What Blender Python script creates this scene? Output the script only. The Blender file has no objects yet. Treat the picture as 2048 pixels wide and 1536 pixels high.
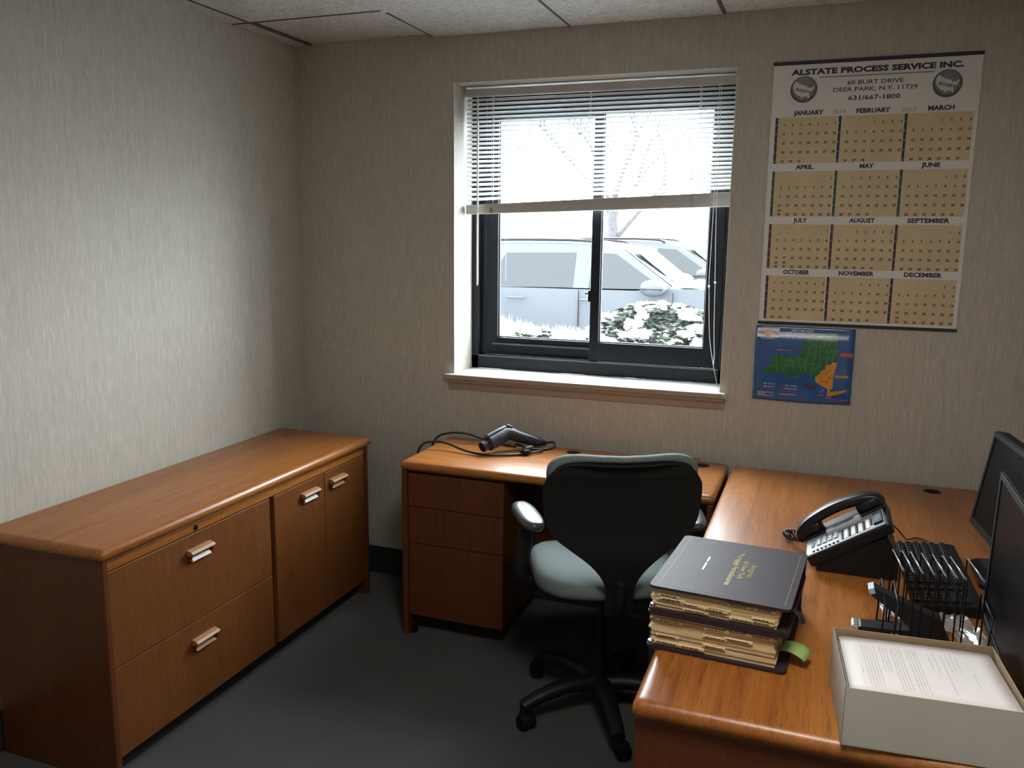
import bpy, bmesh, math, random, calendar
from mathutils import Matrix, Vector, noise as mnoise
random.seed(7)
SC = bpy.context.scene
COL = SC.collection
PI = math.pi

# ------------------------------------------------------------------ camera, sky, exposure
def look(yaw, pit, rol):
    fwd = Vector((-math.sin(yaw)*math.cos(pit), math.cos(yaw)*math.cos(pit), math.sin(pit)))
    right = Vector((math.cos(yaw), math.sin(yaw), 0)); up = right.cross(fwd)
    r = right*math.cos(rol) + up*math.sin(rol); u = -right*math.sin(rol) + up*math.cos(rol)
    return Matrix((r, u, -fwd)).transposed()
cam = bpy.data.cameras.new('camera'); camo = bpy.data.objects.new('camera', cam); COL.objects.link(camo)
camo.matrix_world = Matrix.Translation((2.3513, -3.4466, 1.6262)) @ look(.3537, -.1728, .0108).to_4x4()
cam.sensor_width = 36; cam.lens = 1684.4/2048*36; cam.clip_start = .02; cam.clip_end = 300
SC.camera = camo

W = bpy.data.worlds.new('overcast_sky'); SC.world = W; W.use_nodes = True
bg = W.node_tree.nodes['Background']; bg.inputs[0].default_value = (.93, .97, 1, 1); bg.inputs[1].default_value = 11.0

pl = bpy.data.lights.new('window_portal', 'AREA'); pl.shape = 'RECTANGLE'; pl.size = 1.2; pl.size_y = 1.3
pl.cycles.is_portal = True
plo = bpy.data.objects.new('window_portal', pl); COL.objects.link(plo)
plo.location = (1.389, .36, 1.645); plo.rotation_euler = (-PI/2, 0, 0)

vs = SC.view_settings
vs.view_transform = 'Standard'; vs.look = 'None'; vs.gamma = 1; vs.use_curve_mapping = False; vs.exposure = 1.58
SC.cycles.max_bounces = 8; SC.cycles.diffuse_bounces = 5; SC.cycles.glossy_bounces = 3; SC.cycles.adaptive_threshold = .05
SC.cycles.transparent_max_bounces = 16; SC.cycles.caustics_reflective = False; SC.cycles.caustics_refractive = False
SC.cycles.sample_clamp_indirect = 10

# ------------------------------------------------------------------ materials
def nm(name):
    m = bpy.data.materials.new(name); m.use_nodes = True
    nt = m.node_tree; b = nt.nodes['Principled BSDF']
    return m, nt, b
def noise(nt, scale, vec, detail=3, rough=.55):
    n = nt.nodes.new('ShaderNodeTexNoise'); n.inputs['Scale'].default_value = scale
    n.inputs['Detail'].default_value = detail; n.inputs['Roughness'].default_value = rough
    nt.links.new(vec, n.inputs['Vector']); return n.outputs['Fac']
def coords(nt, scale=(1,1,1)):
    t = nt.nodes.new('ShaderNodeTexCoord'); mp = nt.nodes.new('ShaderNodeMapping')
    mp.inputs['Scale'].default_value = scale; nt.links.new(t.outputs['Object'], mp.inputs['Vector'])
    return mp.outputs['Vector']
def ramp(nt, fac, stops):
    r = nt.nodes.new('ShaderNodeValToRGB'); e = r.color_ramp.elements
    while len(e) < len(stops): e.new(.5)
    for i, (p, c) in enumerate(stops): e[i].position = p; e[i].color = (*c, 1)
    nt.links.new(fac, r.inputs['Fac']); return r.outputs['Color']
def mixc(nt, a, b, fac, mode='MIX'):
    m = nt.nodes.new('ShaderNodeMix'); m.data_type = 'RGBA'; m.blend_type = mode
    if isinstance(fac, float): m.inputs[0].default_value = fac
    else: nt.links.new(fac, m.inputs[0])
    nt.links.new(a, m.inputs[6]); nt.links.new(b, m.inputs[7]); return m.outputs[2]
def bump(nt, b, h, strength, dist=.001):
    n = nt.nodes.new('ShaderNodeBump'); n.inputs['Strength'].default_value = strength; n.inputs['Distance'].default_value = dist
    nt.links.new(h, n.inputs['Height']); nt.links.new(n.outputs[0], b.inputs['Normal'])
def mat(name, col, rough=.5, metal=0, spec=.5, coat=0, var=.08, vscale=35, bmp=0, bscale=300, vs=(1,1,1)):
    m, nt, b = nm(name); v = coords(nt, vs)
    lo = tuple(max(0, c*(1-var)) for c in col); hi = tuple(min(1, c*(1+var)) for c in col)
    nt.links.new(ramp(nt, noise(nt, vscale, v), [(.3, lo), (.7, hi)]), b.inputs['Base Color'])
    b.inputs['Roughness'].default_value = rough; b.inputs['Metallic'].default_value = metal
    b.inputs['Specular IOR Level'].default_value = spec; b.inputs['Coat Weight'].default_value = coat
    if bmp: bump(nt, b, noise(nt, bscale, v, 2), bmp)
    return m
def wood(name, axis, light, mid, dark, rough=.36, coat=.16):
    m, nt, b = nm(name)
    def sc(al, ac): return tuple(al if i == axis else ac for i in range(3))
    f1 = noise(nt, 1, coords(nt, sc(2.2, 75)), 5, .65)          # fine grain
    f2 = noise(nt, 1, coords(nt, sc(.9, 9)), 3, .5)             # broad figure
    f3 = noise(nt, 1, coords(nt, sc(14, 420)), 2, .5)           # pores
    c1 = ramp(nt, f1, [(.34, dark), (.5, mid), (.68, light)])
    c2 = ramp(nt, f2, [(.3, dark), (.5, mid), (.72, light)])
    c = mixc(nt, c1, c2, .5)
    p = ramp(nt, f3, [(.36, (.42, .36, .3)), (.45, (1, 1, 1))])
    c = mixc(nt, c, p, .55, 'MULTIPLY')
    nt.links.new(c, b.inputs['Base Color'])
    b.inputs['Roughness'].default_value = rough; b.inputs['Coat Weight'].default_value = coat; b.inputs['Coat Roughness'].default_value = .22
    bump(nt, b, f3, .12, .0006); return m
OAK = dict(light=(.44, .168, .036), mid=(.35, .120, .022), dark=(.205, .060, .010))
MT = {}
for i, a in enumerate('xyz'):
    MT['oak_'+a] = wood('honey_oak_'+a, i, **OAK)
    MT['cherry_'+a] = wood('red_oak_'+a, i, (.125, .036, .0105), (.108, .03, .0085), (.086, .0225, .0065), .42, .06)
MT['pull'] = wood('pale_oak_pull', 1, (.44, .24, .105), (.38, .195, .08), (.29, .135, .05), .5, .0)

def wallpaper():
    m, nt, b = nm('striated_wallpaper')
    s1 = noise(nt, 1, coords(nt, (190, 190, 15)), 3, .65)
    s2 = noise(nt, 1, coords(nt, (60, 60, 4)), 2, .5)
    s3 = noise(nt, 1, coords(nt, (2.5, 2.5, 1.6)), 2, .5)
    c1 = ramp(nt, s1, [(.30, (.385, .365, .32)), (.50, (.475, .455, .405)), (.60, (.56, .54, .49)), (.70, (.76, .74, .69))])
    c2 = ramp(nt, s2, [(.3, (.44, .42, .375)), (.7, (.54, .52, .465))])
    c = mixc(nt, c1, c2, .5)
    t = ramp(nt, s3, [(.3, (.965, .965, .96)), (.7, (.975, .955, .94))])
    nt.links.new(mixc(nt, c, t, 1.0, 'MULTIPLY'), b.inputs['Base Color'])
    b.inputs['Roughness'].default_value = .62; b.inputs['Specular IOR Level'].default_value = .3
    bump(nt, b, s1, .25, .001); return m
MT['wall'] = wallpaper()
def carpet():
    m, nt, b = nm('grey_carpet'); v = coords(nt)
    n1 = noise(nt, 300, v, 3, .8); n2 = noise(nt, 5, v, 3, .5)
    c = mixc(nt, ramp(nt, n1, [(.3, (.017, .018, .019)), (.55, (.056, .059, .062)), (.75, (.15, .155, .155))]),
             ramp(nt, n2, [(.3, (.042, .045, .048)), (.7, (.060, .061, .059))]), .45)
    nt.links.new(c, b.inputs['Base Color']); b.inputs['Roughness'].default_value = .95; b.inputs['Specular IOR Level'].default_value = .1
    b.inputs['Sheen Weight'].default_value = .15; bump(nt, b, n1, .6, .004); return m
MT['carpet'] = carpet()
def tilem():
    m, nt, b = nm('mineral_fibre_tile'); v = coords(nt)
    n1 = noise(nt, 120, v, 4, .75); n2 = noise(nt, 48, v, 4, .7)
    c = mixc(nt, ramp(nt, n1, [(.38, (.16, .19, .175)), (.47, (.62, .6, .565)), (.8, (.8, .78, .74))]),
             ramp(nt, n2, [(.36, (.40, .38, .35)), (.5, (.64, .62, .58)), (.7, (.76, .74, .7))]), .5)
    nt.links.new(c, b.inputs['Base Color']); b.inputs['Roughness'].default_value = .9; b.inputs['Specular IOR Level'].default_value = .15
    bump(nt, b, n1, .7, .004); return m
MT['tile'] = tilem()
MT['grid'] = mat('dark_ceiling_grid', (.1, .09, .078), .8)  # dark brown-grey for the deck and the grid between tiles
MT['base'] = mat('black_rubber_base', (.022, .022, .024), .55)
MT['trim'] = mat('tan_painted_trim', (.34, .285, .24), .45, var=.05)
MT['sill'] = mat('white_sill_laminate', (.72, .73, .72), .35, var=.03)
MT['alu'] = mat('dark_bronze_aluminium', (.008, .0105, .016), .42, 0, .3, var=.12)
MT['alu2'] = mat('worn_aluminium_edge', (.1, .115, .13), .35, .5)
MT['blind'] = mat('white_enamel_slat', (.78, .8, .81), .4, var=.02)
MT['rail'] = mat('off_white_rail', (.5, .48, .46), .45, var=.03)
MT['cordw'] = mat('white_cord', (.82, .82, .8), .6)
MT['wand'] = mat('clear_plastic_wand', (.78, .82, .84), .12, 0, .6)
MT['clip'] = mat('brown_plastic_clip', (.42, .22, .13), .45)
def glass():
    m = bpy.data.materials.new('window_glass'); m.use_nodes = True; nt = m.node_tree; nt.nodes.clear()
    o = nt.nodes.new('ShaderNodeOutputMaterial'); t = nt.nodes.new('ShaderNodeBsdfTransparent'); g = nt.nodes.new('ShaderNodeBsdfGlossy')
    lw = nt.nodes.new('ShaderNodeLayerWeight'); lw.inputs[0].default_value = .5; mx = nt.nodes.new('ShaderNodeMixShader')
    pw = nt.nodes.new('ShaderNodeMath'); pw.operation = 'POWER'; pw.inputs[1].default_value = 5; nt.links.new(lw.outputs['Facing'], pw.inputs[0])
    f = nt.nodes.new('ShaderNodeMath'); f.operation = 'MULTIPLY_ADD'; f.inputs[1].default_value = .9; f.inputs[2].default_value = .03; nt.links.new(pw.outputs[0], f.inputs[0])
    v = coords(nt); t_c = ramp(nt, noise(nt, 3, v), [(.3, (.93, .965, .975)), (.7, (.95, .975, .985))]); nt.links.new(t_c, t.inputs[0])
    g.inputs['Roughness'].default_value = .02
    nt.links.new(f.outputs[0], mx.inputs[0]); nt.links.new(t.outputs[0], mx.inputs[1]); nt.links.new(g.outputs[0], mx.inputs[2])
    nt.links.new(mx.outputs[0], o.inputs[0]); return m
MT['glass'] = glass()
MT['paper'] = mat('calendar_paper', (.70, .69, .675), .55, var=.03, vscale=6)
MT['tan'] = mat('tan_calendar_print', (.61, .485, .30), .55, var=.07, vscale=9)
MT['tanline'] = mat('pale_grid_line', (.50, .385, .225), .55)
MT['tan2'] = mat('tan_year_print', (.42, .27, .10), .55)
MT['ink'] = mat('black_ink', (.012, .012, .016), .5)
MT['inknavy'] = mat('navy_ink', (.012, .014, .045), .5)
MT['inkgrn'] = mat('green_ink', (.01, .075, .035), .5)
MT['inkbrn'] = mat('maroon_ink', (.075, .022, .018), .5)
MT['inkpur'] = mat('purple_ink', (.045, .018, .055), .5)
MT['inkgold'] = mat('tan_arrow_print', (.3, .21, .1), .5)
MT['discgrey'] = mat('grey_logo_print', (.16, .17, .17), .5, var=.25, vscale=14)
MT['discdark'] = mat('dark_logo_rim_print', (.07, .075, .08), .5)
MT['logowhite'] = mat('white_logo_print', (.62, .61, .6), .5)
MT['rule'] = mat('grey_rule_print', (.22, .21, .17), .5)
MT['mapblue'] = mat('glossy_blue_print', (.026, .105, .33), .16, 0, .5, .5, var=.12, vscale=8)
MT['mapgreen'] = mat('glossy_green_print', (.014, .15, .04), .2, 0, .5, .4, var=.25, vscale=18)
MT['mapline'] = mat('pale_green_line_print', (.2, .36, .16), .3)
MT['maporange'] = mat('glossy_orange_print', (.68, .29, .025), .2, 0, .5, .4)
MT['mapred'] = mat('vermilion_print', (.72, .13, .03), .3)
MT['maproute'] = mat('dark_red_line_print', (.25, .05, .01), .3)
MT['mapwhite'] = mat('white_print', (.75, .77, .8), .3)
MT['mapnavy'] = mat('navy_label_print', (.012, .02, .11), .3)
MT['mappink'] = mat('pink_print', (.6, .12, .35), .3)
MT['mapdkred'] = mat('dull_red_print', (.22, .05, .1), .3)
MT['mappeach'] = mat('peach_globe_print', (.72, .36, .2), .3)
MT['tape'] = mat('clear_tape', (.6, .62, .6), .2, 0, .5)
MT['fabric'] = mat('green_grey_mesh_fabric', (.125, .155, .15), .8, 0, .3, var=.3, vscale=420, bmp=.5, bscale=600)
MT['shell'] = mat('dark_green_grey_shell', (.0065, .008, .0075), .75, 0, .25, bmp=.15, bscale=900)
MT['blkplastic'] = mat('black_plastic', (.006, .006, .007), .5, 0, .3)
MT['armpad'] = mat('soft_black_arm_pad', (.05, .055, .065), .3, 0, .6)
MT['blkgloss'] = mat('glossy_black_plastic', (.012, .012, .014), .18)
MT['charge'] = mat('charcoal_plug_plastic', (.018, .023, .033), .36)
MT['cable'] = mat('black_rubber_cable', (.013, .013, .014), .42)
MT['phone'] = mat('black_phone_plastic', (.0065, .007, .009), .36, 0, .35)
MT['phoneface'] = mat('sky_sheen_phone_face', (.30, .335, .39), .36)  # sky reflection put into the base colour as a lighter blue-grey
MT['phonegrey'] = mat('grey_phone_grille', (.36, .38, .42), .35)
MT['key'] = mat('grey_phone_key', (.52, .55, .57), .35)
MT['strip'] = mat('cream_label_strip', (.66, .63, .5), .5)
MT['lcd'] = mat('grey_lcd', (.22, .27, .3), .15)
MT['steel'] = mat('brushed_steel', (.5, .52, .54), .3, .9)
MT['chrome'] = mat('pale_metal_cap', (.62, .68, .72), .2, .8)
MT['bookcover'] = mat('dark_maroon_leatherette', (.030, .0175, .0235), .58, 0, .3, var=.2, vscale=60, bmp=.25, bscale=500)
MT['booklet'] = mat('gold_foil', (.50, .40, .17), .35, .6)
MT['silverfoil'] = mat('silver_foil', (.5, .52, .55), .3, .6)
def pagem():
    m, nt, b = nm('yellowed_page_edges'); v = coords(nt, (3, 3, 420)); v2 = coords(nt, (9, 9, 70))
    c = mixc(nt, ramp(nt, noise(nt, 1, v, 3, .7), [(.3, (.42, .29, .14)), (.5, (.62, .47, .26)), (.75, (.74, .6, .38))]),
             ramp(nt, noise(nt, 1, v2, 3, .6), [(.35, (.5, .36, .18)), (.65, (.7, .56, .34))]), .5)
    nt.links.new(c, b.inputs['Base Color']); b.inputs['Roughness'].default_value = .8
    bump(nt, b, noise(nt, 1, v, 3, .7), .5, .002); return m
MT['pages'] = pagem()
MT['tool'] = mat('pressed_line', (.085, .08, .09), .5)
MT['tab'] = mat('manila_tab', (.66, .52, .30), .7)
MT['sticky'] = mat('green_sticky_note', (.28, .42, .13), .7)
MT['card'] = mat('grey_board', (.47, .45, .40), .75, var=.04, vscale=12)
MT['cardin'] = mat('brown_board_inside', (.30, .215, .13), .8)
MT['sheet'] = mat('white_copy_paper', (.74, .70, .69), .7, var=.02)
MT['faint'] = mat('faint_grey_print', (.5, .49, .51), .7)
MT['wire'] = mat('black_wire', (.004, .004, .0045), .45, 0, .3)
MT['screen'] = mat('dark_screen_glass', (.0025, .0025, .003), .35, 0, .1)
MT['bezel'] = mat('charcoal_bezel', (.0045, .005, .006), .55, 0, .2)
MT['keycap'] = mat('black_keycap', (.007, .007, .008), .5, 0, .3)
MT['staple'] = mat('charcoal_stapler', (.009, .011, .014), .45, 0, .35)
MT['tower'] = mat('grey_steel_case', (.26, .255, .24), .5)
MT['lamp_frame'] = mat('white_troffer_frame', (.75, .75, .73), .5)
MT['snow'] = mat('fresh_snow', (.37, .38, .39), .7, var=.03, vscale=3)
MT['carpaint'] = mat('dark_grey_car_paint', (.034, .037, .042), .4, 0, .12, 0, var=.03)
MT['carglass'] = mat('dark_car_glass', (.005, .0065, .008), .08, 0, .2)
MT['carblack'] = mat('black_car_trim', (.006, .006, .007), .6, 0, .1)
MT['tyre'] = mat('tyre_rubber', (.008, .008, .008), .8, 0, .1)
MT['bark'] = mat('grey_bark', (.04, .038, .04), .9, 0, .1, var=.3, vscale=20)
MT['leaf'] = mat('dark_evergreen_leaf', (.02, .026, .02), .6, 0, .12, var=.35, vscale=8)
MT['bldg'] = mat('pale_teal_siding', (.3, .5, .48), .7)
MT['bldgroof'] = mat('snowy_roof', (.85, .88, .9), .8)
MT['bldgwall'] = mat('white_wall_paint', (.75, .77, .78), .7)
MT['plug'] = mat('white_plastic', (.6, .59, .57), .5)
def plasticbag():
    m = bpy.data.materials.new('clear_plastic_film'); m.use_nodes = True; nt = m.node_tree; nt.nodes.clear()
    o = nt.nodes.new('ShaderNodeOutputMaterial'); t = nt.nodes.new('ShaderNodeBsdfTransparent'); g = nt.nodes.new('ShaderNodeBsdfGlossy')
    d = nt.nodes.new('ShaderNodeBsdfDiffuse'); d.inputs[0].default_value = (.55, .58, .6, 1)
    m1 = nt.nodes.new('ShaderNodeMixShader'); m2 = nt.nodes.new('ShaderNodeMixShader')
    v = coords(nt); fac = ramp(nt, noise(nt, 30, v), [(.35, (.35, .35, .35)), (.65, (.6, .6, .6))])
    g.inputs['Roughness'].default_value = .22; m2.inputs[0].default_value = .35
    nt.links.new(d.outputs[0], m2.inputs[1]); nt.links.new(g.outputs[0], m2.inputs[2])
    nt.links.new(fac, m1.inputs[0]); nt.links.new(t.outputs[0], m1.inputs[1]); nt.links.new(m2.outputs[0], m1.inputs[2])
    nt.links.new(m1.outputs[0], o.inputs[0]); return m
MT['film'] = plasticbag()

# ------------------------------------------------------------------ mesh helpers
def B(): return bmesh.new()
def bx(bm, x0, x1, y0, y1, z0, z1, bev=0, seg=2, M=None):
    r = bmesh.ops.create_cube(bm, size=1)
    vs_ = r['verts']
    for v in vs_:
        v.co = Vector(((x0+x1)/2 + v.co.x*(x1-x0), (y0+y1)/2 + v.co.y*(y1-y0), (z0+z1)/2 + v.co.z*(z1-z0)))
    out = vs_
    if bev:
        es = list({e for v in vs_ for e in v.link_edges})
        g = bmesh.ops.bevel(bm, geom=es, offset=bev, segments=seg, profile=.5, affect='EDGES', clamp_overlap=True)
        out = list(set(g['verts']) | {v for v in vs_ if v.is_valid})
    if M is not None:
        for v in out: v.co = M @ v.co
    return out
def ring(bm, c, u, w, r, n, r2=None):
    r2 = r2 or r
    return [bm.verts.new(c + u*(r*math.cos(2*PI*k/n)) + w*(r2*math.sin(2*PI*k/n))) for k in range(n)]
def frame(d):
    d = d.normalized(); a = Vector((0, 0, 1)) if abs(d.z) < .9 else Vector((1, 0, 0))
    u = d.cross(a).normalized(); return u, d.cross(u).normalized()
def bridge(bm, a, b):
    n = len(a)
    for k in range(n): bm.faces.new((a[k], a[(k+1) % n], b[(k+1) % n], b[k]))
def cyl(bm, p0, p1, r0, r1=None, n=16, cap=True):
    p0, p1 = Vector(p0), Vector(p1); u, w = frame(p1-p0); r1 = r0 if r1 is None else r1
    a = ring(bm, p0, u, w, r0, n); b = ring(bm, p1, u, w, r1, n); bridge(bm, a, b)
    if cap: bm.faces.new(a[::-1]); bm.faces.new(b)
def smooth_path(pts, sub=6):
    P = [Vector(p) for p in pts]; out = []
    for i in range(len(P)-1):
        p0 = P[max(i-1, 0)]; p1 = P[i]; p2 = P[i+1]; p3 = P[min(i+2, len(P)-1)]
        for k in range(sub):
            t = k/sub
            out.append(.5*((2*p1) + (p2-p0)*t + (2*p0-5*p1+4*p2-p3)*t*t + (3*p1-p0-3*p2+p3)*t**3))
    out.append(P[-1]); return out
def tube(bm, pts, r, n=8, sub=6, smooth=True, radii=None, squash=1):
    P = smooth_path(pts, sub) if smooth else [Vector(p) for p in pts]
    m = len(P); prev = None; u = None
    for i in range(m):
        d = (P[min(i+1, m-1)] - P[max(i-1, 0)])
        if d.length < 1e-9: d = Vector((0, 0, 1))
        d.normalize()
        if u is None: u, _ = frame(d)
        else:
            u = (u - d*u.dot(d))
            u = frame(d)[0] if u.length < 1e-5 else u.normalized()
        w = d.cross(u)
        rr = r
        if radii:
            f = i/(m-1)*(len(radii)-1); k = min(int(f), len(radii)-2); rr = radii[k] + (radii[k+1]-radii[k])*(f-k)
        c = ring(bm, P[i], u, w, rr, n, rr*squash)
        if prev: bridge(bm, prev, c)
        else: bm.faces.new(c[::-1])
        prev = c
    bm.faces.new(prev)
def prism(bm, pts, M, h):
    """closed 2-D outline pts in M's XY, extruded along M's Z by h"""
    a = [bm.verts.new(M @ Vector((x, y, 0))) for x, y in pts]; b = [bm.verts.new(M @ Vector((x, y, h))) for x, y in pts]
    bridge(bm, a, b); bm.faces.new(a[::-1]); bm.faces.new(b)
def poly(bm, pts):
    vs_ = [bm.verts.new(p) for p in pts]; return bm.faces.new(vs_)
def grid(bm, f, nu, nv):
    V = [[bm.verts.new(f(i/nu, j/nv)) for j in range(nv+1)] for i in range(nu+1)]
    for i in range(nu):
        for j in range(nv): bm.faces.new((V[i][j], V[i+1][j], V[i+1][j+1], V[i][j+1]))
    return V
def rrect(w, h, r, n=5, cx=0, cy=0):
    out = []
    for k, (sx, sy) in enumerate(((1, 1), (-1, 1), (-1, -1), (1, -1))):
        for i in range(n+1):
            a = PI/2*(k + i/n); out.append((cx + sx*(w/2-r) + r*math.cos(a), cy + sy*(h/2-r) + r*math.sin(a)))
    return out
_tc = {}
def text_geo(body, bold=0.0, res=2):
    key = (body, bold, res)
    if key not in _tc:
        c = bpy.data.curves.new('t', 'FONT'); c.body = body; c.size = 1; c.resolution_u = res; c.offset = bold; c.fill_mode = 'FRONT'
        o = bpy.data.objects.new('t', c); COL.objects.link(o)
        dg = bpy.context.evaluated_depsgraph_get(); me = o.evaluated_get(dg).to_mesh()
        vsx = [v.co.copy() for v in me.vertices]; fs = [tuple(p.vertices) for p in me.polygons]
        o.evaluated_get(dg).to_mesh_clear(); bpy.data.objects.remove(o); bpy.data.curves.remove(c)
        _tc[key] = (vsx, fs)
    return _tc[key]
def text(bm, body, f, x0=None, x1=None, z0=0, h=None, size=None, cx=None, bold=0.0, shear=0, res=2):
    """lay lettering through f(x, z)->point: fitted to x0..x1 with cap height h, or at a size centred on cx"""
    vsx, fs = text_geo(body, bold, res)
    if not vsx: return
    mnx = min(v.x for v in vsx); mxx = max(v.x for v in vsx); cap = .69
    sz = (h/cap) if h else size
    sx = (x1-x0)/(mxx-mnx) if x0 is not None else sz
    if x0 is None: x0 = cx - (mxx-mnx)*sx/2
    V = [bm.verts.new(f(x0 + (v.x-mnx)*sx + shear*v.y*sz, z0 + v.y*sz)) for v in vsx]
    for q in fs:
        try: bm.faces.new([V[i] for i in q])
        except ValueError: pass

def obj(name, bm, m, parent=None, smooth=False, mods=None, fixn=True):
    if fixn: bmesh.ops.recalc_face_normals(bm, faces=bm.faces)
    me = bpy.data.meshes.new(name); bm.to_mesh(me); bm.free()
    me.materials.append(MT[m] if isinstance(m, str) else m)
    if smooth:
        me.polygons.foreach_set('use_smooth', [True]*len(me.polygons))
        if smooth is not True: me.set_sharp_from_angle(angle=math.radians(smooth))
    o = bpy.data.objects.new(name, me); COL.objects.link(o)
    if parent: o.parent = parent
    return o
def tag(o, label, cat, group=None):
    o['label'] = label; o['category'] = cat
    if group: o['group'] = group
    return o
def thing(name, label, cat, loc=(0, 0, 0), rz=0, group=None):
    o = bpy.data.objects.new(name, None); o.empty_display_size = .1; COL.objects.link(o)
    o.location = loc; o.rotation_euler = (0, 0, rz); return tag(o, label, cat, group)
def struct(name, bm, m, smooth=False):
    o = obj(name, bm, m, None, smooth); o['kind'] = 'structure'; return o
def sempty(name, loc=(0, 0, 0)):
    o = bpy.data.objects.new(name, None); COL.objects.link(o); o.location = loc; o['kind'] = 'structure'; return o
def link_copy(o, parent, loc=None):
    c = o.copy(); COL.objects.link(c); c.parent = parent
    if loc is not None: c.location = loc
    return c

# ------------------------------------------------------------------ the room
RX, RY, H = 3.075, -3.95, 2.4706            # right wall, rear wall, ceiling
WL, WR, WT, WS = .7997, 1.9777, 2.2723, 1.0146
bm = B(); bx(bm, -.12, RX+.12, RY-.12, .3, -.12, 0); struct('floor', bm, 'carpet')
bm = B(); bx(bm, -.12, 0, RY-.12, .3, 0, H+.15); struct('wall_left', bm, 'wall')
bm = B(); bx(bm, RX, RX+.12, RY-.12, .3, 0, H+.15); struct('wall_right', bm, 'wall')
bm = B()
bx(bm, 0, .9, RY-.12, RY, 0, H+.15); bx(bm, 1.8, RX, RY-.12, RY, 0, H+.15); bx(bm, .9, 1.8, RY-.12, RY, 2.1, H+.15)
struct('wall_front', bm, 'wall')
d = sempty('door_1', (1.35, RY, 0))
bm = B(); bx(bm, -.45, .45, -.10, -.06, 0, 2.1, .002); obj('leaf', bm, 'oak_z', d)
bm = B()
for s in (-1, 1): bx(bm, s*.49-.035, s*.49+.035, -.01, .02, 0, 2.16, .003)
bx(bm, -.525, .525, -.01, .02, 2.1, 2.17, .003); obj('casing', bm, 'trim', d)
bm = B(); cyl(bm, (.38, -.06, .98), (.38, -.01, .98), .012); cyl(bm, (.38, -.02, .98), (.27, -.02, .98), .009); obj('handle', bm, 'steel', d, True)
# window wall with its opening
bm = B()
bx(bm, 0, WL, 0, .3, 0, H+.15); bx(bm, WR, RX, 0, .3, 0, H+.15)
bx(bm, WL, WR, 0, .3, 0, WS-.02); bx(bm, WL, WR, 0, .3, WT, H+.15)
bmesh.ops.remove_doubles(bm, verts=bm.verts, dist=1e-5)
wb = struct('wall_back', bm, 'wall')
bm = B(); bx(bm, 2.0085, 2.0100, -.0006, .001, .72, 1.0); obj('wallpaper_seam', bm, 'trim', wb)
# ceiling: deck, then lay-in tiles
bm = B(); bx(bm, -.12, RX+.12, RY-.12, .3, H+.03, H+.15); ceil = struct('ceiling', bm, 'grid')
xs = [0, .0902]; 
while xs[-1] + .61 < RX: xs.append(xs[-1] + .61)
xs.append(RX)
ys = [0, -.4344]
while ys[-1] - .61 > RY: ys.append(ys[-1] - .61)
ys.append(RY)
LIGHT = {(4, 4)}
for i in range(len(xs)-1):
    for j in range(len(ys)-1):
        if (i, j) in LIGHT: continue
        g = .005
        x0, x1, y1, y0 = xs[i]+g, xs[i+1]-g, ys[j]-g, ys[j+1]+g
        if i == 0: x0 = .001
        if j == 0: y1 = -.001
        dz = random.uniform(-.002, .004)
        if (i, j) == (2, 1): dz = -.012
        if (i, j) == (1, 0): dz = .006
        if (i, j) in ((2, 0), (3, 0)): dz = -.003
        bm = B(); V = bx(bm, x0, x1, y0, y1, H+dz, H+dz+.018, .003, 1)
        if (i, j) in ((2, 0), (3, 0)):
            for v in bm.verts:
                if v.co.y > -.05 and v.co.z < H+.008: v.co.z -= .003
        obj('ceiling_tile', bm, 'tile', ceil)
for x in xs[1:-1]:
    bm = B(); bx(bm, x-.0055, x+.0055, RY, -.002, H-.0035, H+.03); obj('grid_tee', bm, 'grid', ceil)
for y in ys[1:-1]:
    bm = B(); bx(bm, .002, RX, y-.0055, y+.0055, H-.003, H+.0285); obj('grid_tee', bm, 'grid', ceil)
# recessed ceiling lamp behind the camera's field of view
lx0, lx1, ly1, ly0 = xs[4]+.004, xs[5]-.004, ys[4]-.004, ys[5]+.004
lt = thing('ceiling_light', 'recessed fluorescent ceiling light with prismatic lens', 'ceiling light', ((lx0+lx1)/2, (ly0+ly1)/2, H))
hw, hd = (lx1-lx0)/2, (ly1-ly0)/2
bm = B()
for s in (-1, 1):
    bx(bm, s*hw-(.03 if s > 0 else 0), s*hw+(.03 if s < 0 else 0), -hd, hd, -.002, .03, .002)
    bx(bm, -hw, hw, s*hd-(.03 if s > 0 else 0), s*hd+(.03 if s < 0 else 0), -.002, .03, .002)
obj('frame', bm, 'lamp_frame', lt)
lm, nt, b = nm('lit_prismatic_lens'); b.inputs['Base Color'].default_value = (.8, .8, .8, 1)
b.inputs['Emission Color'].default_value = (1, .96, .90, 1); b.inputs['Emission Strength'].default_value = 10.0
bm = B(); bx(bm, -hw+.028, hw-.028, -hd+.028, hd-.028, .004, .01); obj('lens', bm, lm, lt)
# black cove base
for nme, a in (('baseboard_back', (0, RX, -.006, 0)), ('baseboard_left', (0, .006, RY, -.006)), ('baseboard_right', (RX-.006, RX, RY, -.006))):
    bm = B(); bx(bm, a[0], a[1], a[2], a[3], 0, .135, .002); struct(nme, bm, 'base')

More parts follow.
